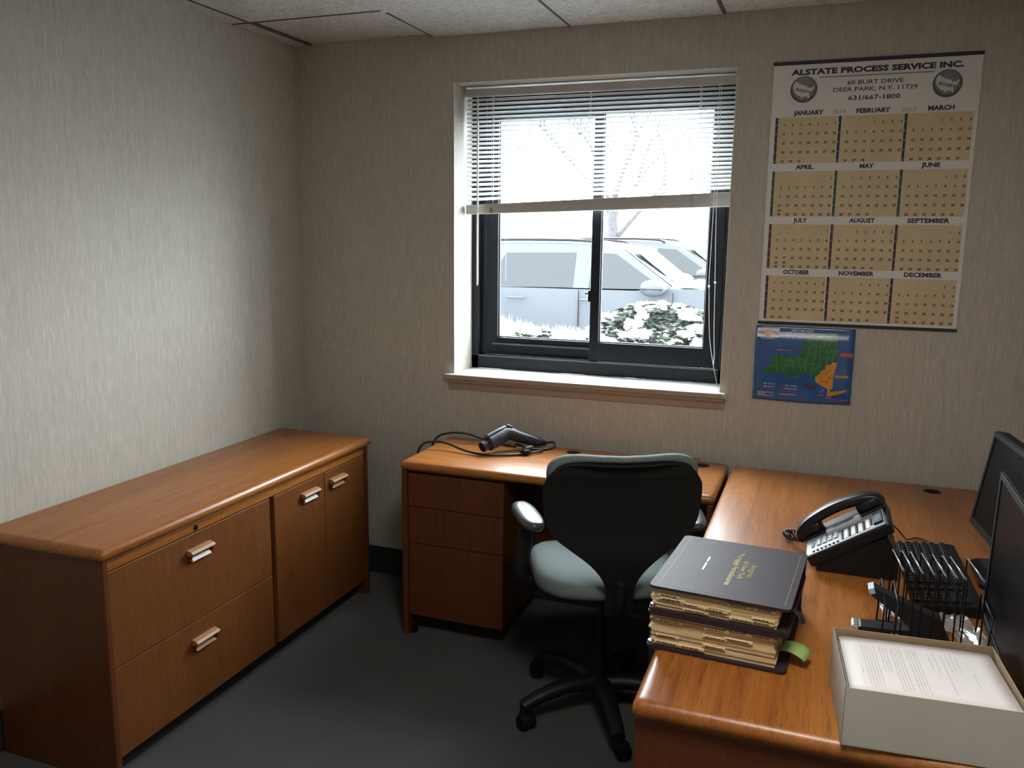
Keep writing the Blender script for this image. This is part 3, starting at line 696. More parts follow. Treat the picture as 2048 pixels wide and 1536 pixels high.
bm = B(); cyl(bm, (0, 0, .075), (0, 0, .14), .034, .03, n=20); cyl(bm, (0, 0, .14), (0, 0, .25), .026, n=20); obj('column_sleeve', bm, 'blkplastic', ch_, 40)
bm = B(); cyl(bm, (0, 0, .25), (0, 0, .47), .015, n=16); obj('gas_lift', bm, 'blkgloss', ch_, 40)
bm = B(); bx(bm, -.085, .085, -.13, .10, .452, .484, .012); bx(bm, .06, .19, -.02, -.005, .462, .472, .003); obj('tilt_mechanism', bm, 'blkplastic', ch_)
def superell(w, d, n=48, e=3.2):
    out = []
    for k in range(n):
        a = 2*PI*k/n; c, s = math.cos(a), math.sin(a)
        out.append((w*math.copysign(abs(c)**(2/e), c), d*math.copysign(abs(s)**(2/e), s)))
    return out
def seat_shape(bm, prof, w, d, fall):
    rings = []
    for sc, z in prof:
        rings.append([bm.verts.new((x, y, z + .082 - (fall*max(0, (y-.10)/.14)**2 if z > .42 else 0) - (.012*max(0, -(y+.12)/.11)**2 if z > .44 else 0))) for x, y in superell(w*sc, d*sc)])
    for a, b in zip(rings, rings[1:]): bridge(bm, a, b)
    bm.faces.new(rings[0][::-1]); bm.faces.new(rings[-1])
bm = B(); seat_shape(bm, [(.93, .418), (.985, .424), (1.0, .438), (.995, .456), (.965, .470), (.90, .479), (.75, .484), (.5, .482), (.25, .479)], .245, .238, .03); obj('seat', bm, 'fabric', ch_, True)
bm = B(); seat_shape(bm, [(.55, .398), (.88, .400), (.965, .408), (.985, .422), (.95, .424)], .245, .238, 0); obj('seat_shell', bm, 'blkplastic', ch_, 40)
HALF = [(.043, .475), (.043, .535), (.047, .572), (.068, .612), (.106, .652), (.156, .690), (.204, .728), (.231, .772), (.241, .828), (.242, .886), (.236, .932), (.219, .966), (.186, .985), (.14, .991), (.07, .988)]
HALF = [(v.x, v.y) for v in smooth_path([(x, z, 0) for x, z in HALF], 3)]
OUT = [(-x, z) for x, z in HALF] + [(0, .986)] + [(x, z) for x, z in HALF[::-1]]
def backpt(x, z, y): return Vector((x, -.262 - (z-.46)*.10 + .55*x*x + y, z))
def shield(bm, layers, caps=True, shell=False):
    rings = []
    for inset, y in layers:
        r = []
        for i, (x, z) in enumerate(OUT):
            (xa, za), (xb, zb) = OUT[i-1], OUT[(i+1) % len(OUT)]
            if i == 0: xa, za = x, z-.05
            if i == len(OUT)-1: xb, zb = x, z-.05
            tx, tz = xb-xa, zb-za; L = math.hypot(tx, tz) or 1; nx, nz = tz/L, -tx/L      # inward for this winding
            tt = max(0, min(1, (z-.90)/.055)); inset_ = inset*tt if shell else inset + .012*(1-tt)
            k = min(inset_, abs(x)*.55 if z < .6 else inset_)
            r.append(bm.verts.new(backpt(x + nx*k, z + nz*k, y)))
        rings.append(r)
    for a, b in zip(rings, rings[1:]):
        bridge(bm, a, b)
    if caps:
        for r, fl in ((rings[0], True), (rings[-1], False)):
            n = len(r)
            for i in range(n//2):
                q = (r[i], r[i+1], r[n-2-i], r[n-1-i])
                q = [v for k, v in enumerate(q) if v not in q[:k]]
                if len(q) >= 3:
                    try: bm.faces.new(q[::-1] if fl else q)
                    except ValueError: pass
bm = B(); shield(bm, [(.016, 0), (.004, .004), (0, .013), (0, .03), (.006, .044), (.022, .054), (.05, .059), (.09, .06)]); obj('back_cushion', bm, 'fabric', ch_, True)
bm = B(); shield(bm, [(.026, -.009), (.021, -.007), (.0195, -.001), (.019, .004)], shell=True); obj('back_shell', bm, 'shell', ch_, 50)
bm = B(); tube(bm, [(0, -.275, .59), (0, -.272, .53), (0, -.235, .48), (0, -.10, .466)], .03, 10, 5, squash=.55, radii=[.034, .036, .034, .03]); obj('back_upright', bm, 'shell', ch_, True)
for s in (-1, 1):
    bm = B(); M = Matrix.Translation((-.258 if s < 0 else .298, .020 if s < 0 else -.015, .688)) @ Matrix.Rotation(-s*math.radians(8), 4, 'Z')
    rr = [(.88, 0), (1, .006), (1, .014), (.94, .023), (.75, .0285), (.4, .030)]; rings = []
    for sc, z in rr: rings.append([bm.verts.new(M @ Vector((x, y - (.0), z))) for x, y in superell(.042*sc if sc < 1 else .042, .128*(1-(1-sc)*.35), 28, 2.8)])
    for a, b in zip(rings, rings[1:]): bridge(bm, a, b)
    bm.faces.new(rings[0][::-1]); bm.faces.new(rings[-1]); obj('arm_pad', bm, 'armpad', ch_, True)
    bm = B(); tube(bm, [(s*.258, .01, .69), (s*.268, .0, .63), (s*.280, -.01, .54), (s*.262, -.01, .488), (s*.17, -.01, .472), (s*.08, -.01, .468)], .02, 10, 5, squash=1.5); obj('arm_post', bm, 'blkplastic', ch_, True)

DT = HD + .001
# ------------------------------------------------------------------ charging plug with its cable
ev = thing('charging_plug', 'dark car charging plug with looped black cable on window desk', 'charging cable', (1.13, -.22, DT))
def L(p): return tuple(Vector(p) - Vector((1.13, -.22, HD)))
N_, A_, E_ = Vector((1.083, -.318, .779)), Vector((1.140, -.215, .812)), Vector((1.262, -.135, .766))
bm = B(); tube(bm, [L(N_ + (A_-N_)*.12), L(N_ + (A_-N_)*.6), L(A_), L(A_ + (E_-A_)*.35), L(A_ + (E_-A_)*.75), L(E_)], .03, 16, 6, radii=[.031, .032, .031, .026, .022, .0185]); obj('body', bm, 'charge', ev, True)
bm = B(); dirn = (N_-A_).normalized(); cyl(bm, L(N_ + (A_-N_)*.2), L(N_ - (A_-N_)*.16), .0225, .0222, 24); obj('nozzle', bm, 'charge', ev, 40)
bm = B(); cyl(bm, L(N_ - (A_-N_)*.161), L(N_ - (A_-N_)*.168), .019, .019, 24); obj('nozzle_face', bm, 'carblack', ev, 40)
u_, w_ = frame(A_-N_); upv = Vector((-.15, -.25, .95)).normalized()
bm = B(); tube(bm, [L(N_ + (A_-N_)*.10 + upv*.033), L(N_ + (A_-N_)*.6 + upv*.034), L(A_ + upv*.032)], .010, 8, 4, squash=.7); obj('latch_ridge', bm, 'alu2', ev, True)
bm = B(); tube(bm, [L(A_ + upv*.030), L(A_ + (E_-A_)*.06 + upv*.037), L(A_ + (E_-A_)*.18 + upv*.034)], .009, 8, 4); obj('release_button', bm, 'charge', ev, True)
bm = B(); tube(bm, [L(E_ + (A_-E_)*.12), L(E_), L(E_ + Vector((.02, .012, -.004)))], .012, 12, 3, radii=[.021, .015, .009]); obj('strain_relief', bm, 'blkplastic', ev, True)
zc = HD+.0055
bm = B(); tube(bm, [L(E_ + Vector((.01, .006, -.004))), L((1.305, -.100, .764)), L((1.318, -.118, .752)), L((1.300, -.150, zc)), L((1.245, -.190, zc+.004)), L((1.19, -.205, zc+.02)), L((1.165, -.18, zc+.012)), L((1.21, -.15, zc)), L((1.272, -.165, zc)), L((1.285, -.21, zc+.004)), L((1.24, -.262, zc)),
    L((1.18, -.310, zc)), L((1.09, -.345, zc+.001)), L((1.00, -.335, zc+.006)), L((.90, -.305, zc+.022)), L((.835, -.315, zc+.024)), L((.793, -.335, zc+.004)), L((.772, -.34, .66)), L((.765, -.33, .50)), L((.762, -.27, .44)), L((.766, -.21, .50)), L((.775, -.20, .68)),
    L((.800, -.198, zc+.008)), L((.85, -.185, zc+.034)), L((.93, -.165, zc+.036)), L((1.02, -.155, zc+.014)), L((1.10, -.150, zc)), L((1.16, -.165, zc))], .0052, 8, 6); obj('cable', bm, 'cable', ev, True)
bm = B(); bx(bm, L((1.215, 0, 0))[0], L((1.255, 0, 0))[0], -.055, -.02, .0, .022, .006); obj('cable_tie', bm, 'blkplastic', ev)
bm = B(); tube(bm, [(.07, -.02, .006), (.11, -.055, .03), (.13, -.02, .034), (.09, .0, .012)], .004, 6, 6); obj('strap', bm, 'alu2', ev, True)

# strip of wood against the wall on the window desk
bm = B(); bx(bm, -.035, .035, -.006, .006, 0, .012, .001); o = obj('wood_strip', bm, 'pull'); o.location = (1.885, -.078, DT); tag(o, 'short pale wooden strip lying at back edge of window desk', 'strip')

# ------------------------------------------------------------------ telephone
ph = thing('desk_telephone', 'black multi-line desk telephone with grey keypad face on large desk', 'telephone', (2.35, -1.13, DT))
TA = math.atan2(.125, .195)
TM = Matrix.Translation((0, 0, .037)) @ Matrix.Rotation(-TA, 4, 'Y')
def pbox(name, m, u0, u1, v0, v1, w0, w1, bev=0, parent=None, seg=2):
    bm = B(); bx(bm, u0, u1, v0, v1, w0, w1, bev, seg, TM); return obj(name, bm, m, parent or ph)
bd = pbox('body', 'phone', 0, .236, 0, .205, -.034, -.003, .006)
bm = B(); prism(bm, [(.03, 0), (.232, 0), (.232, .06), (.20, .118), (.03, .024)], Matrix(((1, 0, 0, 0), (0, 0, -1, .200), (0, 1, 0, 0), (0, 0, 0, 1))), .19); obj('stand', bm, 'phone', ph)
fp = pbox('faceplate', 'phoneface', .002, .226, .002, .132, -.004, 0, .0015)
pbox('cradle', 'phone', .0, .236, .13, .204, -.004, .008, .004)
for r_ in range(3):
    for c_ in range(4): pbox('dial_key', 'key', .034+c_*.0165, .046+c_*.0165, .048+r_*.0175, .061+r_*.0175, 0, .004, .0012, seg=1)
for c_ in range(7): pbox('function_key', 'blkplastic', .022+c_*.0115, .029+c_*.0115, .010, .0165, 0, .003, .001, seg=1)
pbox('label_strip', 'strip', .020, .098, .024, .036, 0, .0008)
pbox('side_key', 'blkplastic', .018, .027, .052, .085, 0, .002)
for c_ in range(4):
    u = .114+c_*.0205
    pbox('line_label', 'strip', u, u+.0095, .014, .084, 0, .0015)
    for r_ in range(5): pbox('line_key', 'blkplastic', u-.0085, u-.0025, .016+r_*.0145, .024+r_*.0145, 0, .0028, .0008, seg=1)
for r_ in range(4): pbox('line_key', 'blkplastic', .1875, .193, .030+r_*.0145, .038+r_*.0145, 0, .0028, .0008, seg=1)
lcd = pbox('display_bezel', 'phone', .197, .222, .018, .105, 0, .006, .001); pbox('display', 'lcd', .201, .218, .028, .080, .006, .0065, parent=lcd)
gr = pbox('speaker_grille', 'phonegrey', .066, .168, .092, .124, 0, .014, .004)
for k in range(9): pbox('grille_slot', 'blkplastic', .092+k*.0062, .0945+k*.0062, .095, .121, .014, .0146, parent=gr)
pbox('hook_switch', 'key', .151, .166, .097, .119, .014, .0165, .001)
bm = B()
hp = [(-.008, .164, .008), (-.002, .165, .024), (.036, .166, .040), (.110, .167, .048), (.182, .166, .041), (.220, .165, .026), (.228, .164, .008)]
P = smooth_path([TM @ Vector(p) for p in hp], 6); prev = None
yv = Vector((0, 1, 0))
for i, p in enumerate(P):
    dd = (P[min(i+1, len(P)-1)]-P[max(i-1, 0)]).normalized(); nn = dd.cross(yv).normalized()
    rg = [bm.verts.new(p + yv*x + nn*y) for x, y in rrect(.052, .028, .010, 3)]
    if prev: bridge(bm, prev, rg)
    else: bm.faces.new(rg[::-1])
    prev = rg
bm.faces.new(prev); hs = obj('handset', bm, 'phone', ph, 50)
for u0, u1 in ((-.006, .058), (.162, .226)):
    bm = B(); bx(bm, u0, u1, .137, .195, .004, .036, .011, 3, TM); obj('ear_cap', bm, 'phone', hs, 40)
bm = B(); pts = []
c0, c1, c2 = Vector((-.010, .168, .030)), Vector((-.05, .20, .022)), Vector((-.058, .255, .014)); c3 = Vector((-.02, .27, .013)); c4 = Vector((.012, .205, .012))
path = smooth_path([c0, c1, c2, c3, c4], 40)
for i, p in enumerate(path):
    dd = (path[min(i+1, len(path)-1)]-path[max(i-1, 0)]).normalized(); u, w = frame(dd); a = i*.85
    pts.append(p + u*(.0085*math.cos(a)) + w*(.0085*math.sin(a)))
tube(bm, pts, .0021, 5, smooth=False); obj('coiled_cord', bm, 'blkgloss', ph, True)
bm = B(); tube(bm, [(.225, .18, .10), (.25, .25, .06), (.28, .34, .010), (.31, .385, .003), (.345, .36, .003), (.38, .31, .003)], .0022, 6); obj('line_cord', bm, 'cable', ph, True)

# ------------------------------------------------------------------ law binders
def binder(name, label, loc, rz, t, gold, seed):
    rnd = random.Random(seed); w, d = .296, .346
    o = thing(name, label, 'book', loc, rz, 'black law binders stacked on the large desk')
    def board(z0, z1, nme):
        bm = B(); prism(bm, rrect(w, d, .012, 4), Matrix.Translation((0, 0, z0)), z1-z0); return obj(nme, bm, 'bookcover', o)
    board(0, .006, 'back_cover'); fc = board(t-.006, t, 'front_cover')
    bm = B(); bx(bm, -w/2+.002, w/2-.002, d/2-.008, d/2, .004, t-.004, .003); obj('spine', bm, 'bookcover', o)
    bm = B(); n = 16 if t > .07 else 11; z = .0065; hh = (t-.013)/n
    for k in range(n):
        e = rnd.uniform(0, .007) if t > .07 else rnd.uniform(0, .004)
        bx(bm, -w/2+.006+rnd.uniform(-.004, .006), w/2-.02-e-rnd.uniform(0, .005), -d/2+.008+e, d/2-.012, z, z+hh*.97); z += hh
    obj('page_block', bm, 'pages', o)
    for k in range(12 if t > .07 else 14):
        x = -w/2+.02 + (k*7 % 5)*.05 + rnd.uniform(-.004, .004); zz = .012 + rnd.random()*(t-.026); ln_ = rnd.uniform(.045, .06)
        bm = B(); yy = -d/2+.003+rnd.uniform(0, .003)
        bx(bm, x, min(x+ln_, w/2-.03), yy, yy+.02, zz-.001, zz+.0036, .0004, 1); tb = obj('divider_tab', bm, 'tab', o)
        bm = B(); xx = x+.006
        while xx < min(x+ln_, w/2-.03)-.012:
            l = rnd.uniform(.004, .009); bx(bm, xx, xx+l, yy-.0004, yy+.001, zz+.0003, zz+.0023); xx += l+.0015
        obj('tab_print', bm, 'ink', tb)['kind'] = 'stuff'
    for x in (-w/2+.02,):
        bm = B(); cyl(bm, (x-.012, -d/2+.012, .006), (x-.012, -d/2+.012, .013), .006, n=12); obj('binding_post', bm, 'steel', o, 40)
    if gold:
        def fc_(x, z): return Vector((-w/2 + z*w, d/2 - x*d, t+.0005))
        bm = B(); 
        text(bm, 'Bergman', fc_, x0=.385, x1=.62, z0=.628, h=.043, bold=.012); text(bm, 'on New York', fc_, x0=.33, x1=.66, z0=.563, h=.043, bold=.012); text(bm, 'Mortgage Foreclosures', fc_, x0=.205, x1=.79, z0=.498, h=.043, bold=.012)
        obj('title_lettering', bm, 'booklet', fc, fixn=False)
        bm = B()
        def ln2(x0, x1, z0, z1): rect(bm, x0, x1, z0, z1, fc_)
        ln2(.06, .94, .951, .955)
        for a0, a1 in ((.36, .44), (.455, .462), (.48, .60)): ln2(a0, a1, .288, .301)
        obj('foil_marks', bm, 'silverfoil', fc, fixn=False)['kind'] = 'stuff'
        bm = B(); ln2(.06, .94, .060, .064); ln2(.05, .053, .04, .96); ln2(.945, .948, .04, .96); obj('blind_tooling', bm, 'tool', fc, fixn=False)['kind'] = 'stuff'
    return o
RB = math.radians(-4.2)
binder('law_binder', 'thicker worn law binder at bottom of the two-binder stack, yellowed pages', (2.193, -1.558, DT), RB+.01, .084, False, 3)
binder('law_binder', 'upper law binder with gold title lettering on dark cover', (2.196, -1.556, DT+.0845), RB, .0585, True, 5)
bm = B(); grid(bm, lambda u, v: Vector((u*.06, -.02+v*.04, .002+.012*math.sin(u*2.2) - .010*u*u + .004*v)), 6, 3); o = obj('sticky_note', bm, 'sticky', None, True)
o.location = (2.315, -1.668, HD+.028); o.rotation_euler = (.1, .1, -.35); tag(o, 'green sticky note sticking out of the lower binder', 'sticky note')
o.modifiers.new('thickness', 'SOLIDIFY').thickness = .0004
bm = B(); tube(bm, [(0, 0, .03), (.02, -.004, .03), (.034, -.012, .022), (.040, -.02, .008)], .009, 8, 5, squash=.22); o = obj('ribbon_marker', bm, 'cable', None, True)
o.location = (2.315, -1.66, HD+.085); tag(o, 'black ribbon marker hanging from the upper binder', 'ribbon')

# ------------------------------------------------------------------ paper box
BXR = math.radians(4.6)
pb = thing('paper_box', 'open grey cardboard stationery box at front of large desk', 'box', (2.5685, -1.824, DT), BXR)
bw, bd_, bh, tk = .292, .241, .112, .0022
def wallp(x0, x1, y0, y1, z1):
    bm = B(); bx(bm, x0, x1, y0, y1, 0, z1, .0006, 1)
    o = obj('side_wall', bm, 'card', pb); o.data.materials.append(MT['cardin'])
    return o
for k, (x0, x1, y0, y1, z1) in enumerate(((-bw/2, bw/2, -bd_/2, -bd_/2+tk, bh-.002), (-bw/2, bw/2, bd_/2-tk, bd_/2, bh), (-bw/2, -bw/2+tk, -bd_/2, bd_/2, bh), (bw/2-tk, bw/2, -bd_/2, bd_/2, bh))):
    o = wallp(x0, x1, y0, y1, z1)
    for p in o.data.polygons:
        n = p.normal; c = p.center
        inner = (k == 0 and n.y > .9) or (k == 1 and n.y < -.9) or (k == 2 and n.x > .9) or (k == 3 and n.x < -.9) or n.z > .7
        if inner: p.material_index = 1
bm = B(); bx(bm, -bw/2, bw/2, -bd_/2, bd_/2, 0, .002); obj('bottom', bm, 'card', pb)
ps = thing('paper_stack', 'stack of typed white sheets filling the open cardboard box', 'paper', (2.5685, -1.824, DT+.0022), BXR)
bm = B()
for k in range(10):
    e = random.uniform(0, .002); bx(bm, -.136+e, .137-e, -.112, .108-e, k*.0096, k*.0096+.0094)
obj('sheet_block', bm, 'sheet', ps)
bm = B(); grid(bm, lambda u, v: Vector((-.134+u*.272, -.118+v*.228, .0975 + .006*(1-v)**2 + .0015*math.sin(u*3))), 10, 8); o = obj('top_sheet', bm, 'sheet', ps, True); o.modifiers.new('thickness', 'SOLIDIFY').thickness = .0003
bm = B(); rnd = random.Random(11)
def topz(x, y): u = (x+.134)/.272; v = (y+.118)/.228; return .0975 + .006*(1-v)**2 + .0015*math.sin(u*3) + .0006
LN = [(-.107, .55, .65)] + [(-.098+.0055*i, .08, .96) for i in range(5)] + [(-.066+.0055*i, .05, .6) for i in range(3)] + [(-.046+.0055*i, .05, .95) for i in range(4)] + [(-.018+.0055*i, .05, .95) for i in range(4)] + [(.02, .1, .45), (.03, .05, .5), (.042, .1, .9), (.052, .05, .4), (.060, .0, .35), (.068, .1, .4), (.088, .4, .7)]
for x, a, b in LN:
    v = 1-a*.9-.06
    while v > 1-b*.9-.06:
        l = rnd.uniform(.012, .04); y0, y1 = -.112+.216*v, -.112+.216*(v-l)
        poly(bm, [(x, y0, topz(x, y0)), (x, y1, topz(x, y1)), (x+.0017, y1, topz(x, y1)), (x+.0017, y0, topz(x, y0))]); v -= l+.012
obj('typed_lines', bm, 'faint', ps, fixn=False)['kind'] = 'stuff'

# ------------------------------------------------------------------ wire sorter, keyboard, stapler, plastic
rk = thing('wire_sorter', 'black wire desktop file sorter standing behind the cardboard box', 'file sorter', (2.63, -1.46, DT))
def W_(bm, pts, r=.0019): tube(bm, pts, r, 6, smooth=False)
for k, x in enumerate((2.548, 2.568, 2.5855, 2.6085, 2.631, 2.6515, 2.6675, 2.703)):
    a = x-2.63; bm = B()
    W_(bm, [(a+.008, -.072, .003), (a+.008, -.072, .172), (a+.007, -.070, .179), (a+.004, -.062, .18), (a-.007, .060, .18), (a-.009, .066, .178), (a-.009, .068, .172), (a-.009, .068, .003)]); obj('divider_wire', bm, 'wire', rk, True)
    bm = B(); W_(bm, [(a+.0062, -.0685, .1818), (a-.0085, .0645, .1818)], .0009); obj('wire_highlight', bm, 'steel', rk, True)
for y in (-.072, .068):
    for z in (.003,):
        bm = B(); W_(bm, [(-.112, y, z), (.096, y, z)], .002); obj('cross_wire', bm, 'wire', rk, True)
for x in (-.112, -.086, .096):
    bm = B(); W_(bm, [(x, -.072, .003), (x+.004, -.072, .105), (x+.004, .068, .105), (x, .068, .003)], .0023); obj('end_wire', bm, 'wire', rk, True)

kb = thing('keyboard', 'black computer keyboard lying lengthwise before the monitors', 'keyboard', (2.678, -1.105, DT), math.radians(1.5))
bm = B(); prism(bm, [(-.077, 0), (.077, 0), (.077, .026), (.06, .028), (-.077, .014)], Matrix(((1, 0, 0, 0), (0, 0, -1, .262), (0, 1, 0, 0), (0, 0, 0, 1))), .45); obj('case', bm, 'blkplastic', kb)
km = None
for r_ in range(6):
    for c_ in range(21):
        if c_ in (15, 17) : continue
        if km is None:
            bm = B(); bx(bm, -.0078, .0078, -.0082, .0082, 0, .008, .002, 1); km = obj('key', bm, 'keycap', kb); o = km
        else: o = link_copy(km, kb)
        x = -.066 + r_*.0205 + (.006 if r_ == 5 else 0); o.location = (x, .248 - c_*.0205, .0155 + (x+.066)*.088); o.rotation_euler = (0, -.09, 0)

st = thing('stapler', 'black desk stapler with open arm and silver tips, in front of the wire sorter', 'stapler', (2.55, -1.47, DT), 0)
bm = B(); prism(bm, [(-.088, 0), (.105, 0), (.112, .02), (.09, .04), (.06, .036), (0, .027), (-.07, .024), (-.088, .016)], Matrix(((1, 0, 0, 0), (0, 0, -1, .02), (0, 1, 0, 0), (0, 0, 0, 1))), .042); obj('base', bm, 'staple', st)
bm = B(); bx(bm, -.0895, -.074, -.023, .021, .0, .0245, .004); obj('anvil_tip', bm, 'chrome', st)
bm = B(); prism(bm, [(.06, .01), (.105, .03), (.09, .066), (.05, .078), (-.050, .1175), (-.060, .112), (-.056, .100), (.0, .062), (.03, .036)], Matrix(((1, 0, 0, 0), (0, 0, -1, .016), (0, 1, 0, 0), (0, 0, 0, 1))), .034); obj('arm', bm, 'staple', st)
bm = B(); prism(bm, [(-.050, .1185), (-.0615, .113), (-.0575, .1005), (-.046, .106)], Matrix(((1, 0, 0, 0), (0, 0, -1, .0175), (0, 1, 0, 0), (0, 0, 0, 1))), .037); obj('arm_tip', bm, 'chrome', st)
bm = B(); cyl(bm, (.076, -.021, .026), (.076, .019, .026), .008, n=14); obj('hinge_pin', bm, 'steel', st, 40)
bm = B(); text(bm, 'VK.', lambda x, z: Vector((x, -.0226, z)), x0=-.008, x1=.016, z0=.009, h=.011, bold=.02); obj('logo_lettering', bm, 'silverfoil', st, fixn=False)

def film(name, label, loc, sx, sy, rz, seed):
    rnd = random.Random(seed); bm = B(); off = Vector((seed*3.1, seed*1.7, 0))
    grid(bm, lambda u, v: Vector(((u-.5)*sx, (v-.5)*sy, .006 + .022*abs(mnoise.noise(Vector((u*2.2, v*2.6, 0))+off)) + .004*abs(mnoise.noise(Vector((u*6, v*5, 3))+off)))), 22, 26)
    o = obj(name, bm, 'film', None, 25); o.location = loc; o.rotation_euler = (0, 0, rz); tag(o, label, 'plastic bag')
film('plastic_bag', 'crumpled clear plastic bag between wire sorter and monitor', (2.700, -1.395, HD), .075, .17, .32, 1)
film('plastic_bag', 'small clear plastic scrap beside the stapler arm', (2.548, -1.335, HD), .035, .10, .1, 2)

# ------------------------------------------------------------------ monitors
def monitor(label, corner, along, tilt, w, h, stand_c, group='computer monitors on the large desk'):
    o = thing('computer_monitor', label, 'monitor', (stand_c[0], stand_c[1], DT), 0, group)
    al = Vector((along[0], along[1], 0)).normalized(); n0 = Vector((al.y, -al.x, 0)); n0 = n0 if n0.x < 0 else -n0
    n = (n0*math.cos(tilt) + Vector((0, 0, math.sin(tilt)))).normalized(); upv = (-n0*math.sin(tilt) + Vector((0, 0, math.cos(tilt))))
    C = Vector(corner) - Vector((stand_c[0], stand_c[1], DT))
    M = Matrix(((al.x, upv.x, n.x, C.x), (al.y, upv.y, n.y, C.y), (al.z, upv.z, n.z, C.z), (0, 0, 0, 1)))
    bm = B(); prism(bm, rrect(w, h, .012, 4, w/2, h/2), M @ Matrix.Translation((0, 0, -.03)), .03); bx(bm, .1, w-.1, .05, h-.05, -.055, -.03, .008, 2, M); obj('casing', bm, 'bezel', o)
    bm = B(); bz = .018
    bx(bm, .003, bz, .004, h-.004, 0, .004, .001, 1, M); bx(bm, w-bz, w-.003, .004, h-.004, 0, .004, .001, 1, M); bx(bm, bz, w-bz, .004, bz+.006, 0, .004, .001, 1, M); bx(bm, bz, w-bz, h-bz, h-.003, 0, .004, .001, 1, M); obj('bezel', bm, 'bezel', o)
    bm = B(); bx(bm, bz, w-bz, bz+.006, h-bz, 0, .0012, 0, 1, M); obj('screen', bm, 'screen', o)
    bm = B(); mid = M @ Vector((w/2, h*.4, -.05)); tube(bm, [mid, (mid.x*.5, mid.y*.5, mid.z*.75), (0, 0, .02)], .022, 10, 5, squash=1.4); obj('stand_neck', bm, 'bezel', o, True)
    bm = B(); prism(bm, rrect(.18, .24, .05, 6), Matrix.Translation((0, 0, 0)), .012); obj('stand_base', bm, 'blkgloss', o)
    return o
monitor('farther dark monitor tilted back near the window wall', (2.800, -.736, .808), (.105, -.994), math.radians(8.5), .44, .287, (2.868, -1.0))
monitor('nearest dark monitor beside the cardboard box', (2.738, -1.390, .782), (-.02, -.999), math.radians(1), .50, .352, (2.838, -1.64))
bm = B(); tube(bm, [(2.70, -1.16, HD+.004), (2.76, -1.2, HD+.004), (2.80, -1.22, HD+.004), (2.88, -1.2, HD+.004)], .003, 6); o = obj('keyboard_cable', bm, 'cable', None, True); tag(o, 'black cable running from keyboard under the nearest monitor', 'cable')

# ------------------------------------------------------------------ computer tower under the desks
tw = thing('computer_tower', 'grey computer tower on carpet under the window desk', 'computer', (1.91, -.325, 0))
bm = B(); bx(bm, -.09, .09, -.17, .18, .012, .38, .004); obj('case', bm, 'tower', tw)
bm = B(); bx(bm, -.088, .088, -.182, -.17, .014, .378, .004); obj('front_panel', bm, 'tower', tw)
bm = B(); bx(bm, -.074, .074, -.1845, -.182, .30, .34, .001); obj('disc_drive', bm, 'bezel', tw)
bm = B(); cyl(bm, (0, -.1845, .24), (0, -.182, .24), .01, n=16); obj('power_button', bm, 'steel', tw)
for x in (-.07, .07):
    for y in (-.14, .15):
        bm = B(); cyl(bm, (x, y, 0), (x, y, .013), .012, n=12); obj('foot', bm, 'blkplastic', tw)
bm = B(); tube(bm, [(.745, -.03, .16), (.735, -.05, .09), (.70, -.08, .02), (.64, -.1, .006), (.60, -.14, .006), (.63, -.2, .006), (.70, -.2, .006)], .005, 8); o = obj('power_cable', bm, 'cable', None, True); tag(o, 'black power cable on floor between credenza and window desk', 'cable')

# ------------------------------------------------------------------ outdoors
def snowz(x, y):
    n = mnoise.noise(Vector((x*.7, y*.7, 0)))*.05 + mnoise.noise(Vector((x*2.6, y*2.6, 5)))*.02
    def ss(a, b, t): t = max(0, min(1, (t-a)/(b-a))); return t*t*(3-2*t)
    crest = .86 - .16*ss(-1.2, .1, x) + .04*math.sin(x*3)
    up1 = ss(2.2, 4.4, y); dn = ss(4.7, 5.7, y)
    base = .50*(1-up1) + crest*up1
    far = -.13 + .9*ss(12, 30, y)
    return base*(1-dn) + far*dn + n*(1-.6*dn)
bm = B()
def gy(v): return .305 + 8*v + 60*v**4
grid(bm, lambda u, v: Vector((-14+30*u if v > .5 else -14+30*u, gy(v), snowz(-14+30*u, gy(v)))), 150, 90)
o = obj('snowy_ground', bm, 'snow', None, True); o['kind'] = 'structure'
bm = B(); rnd = random.Random(4)
for k in range(900):
    x = rnd.uniform(-2.2, 1.2); y = rnd.gauss(4.6, .12); z = snowz(x, y)
    a = rnd.uniform(-.03, .03); h = rnd.uniform(.02, .075)
    poly(bm, [(x-.003, y, z-.02), (x+.003, y, z-.02), (x+a, y-.01, z+h)])
o = obj('snowy_grass', bm, 'snow', None); o['kind'] = 'stuff'; o['label'] = 'snow-dusted grass blades along the bank outside'; o['category'] = 'grass'

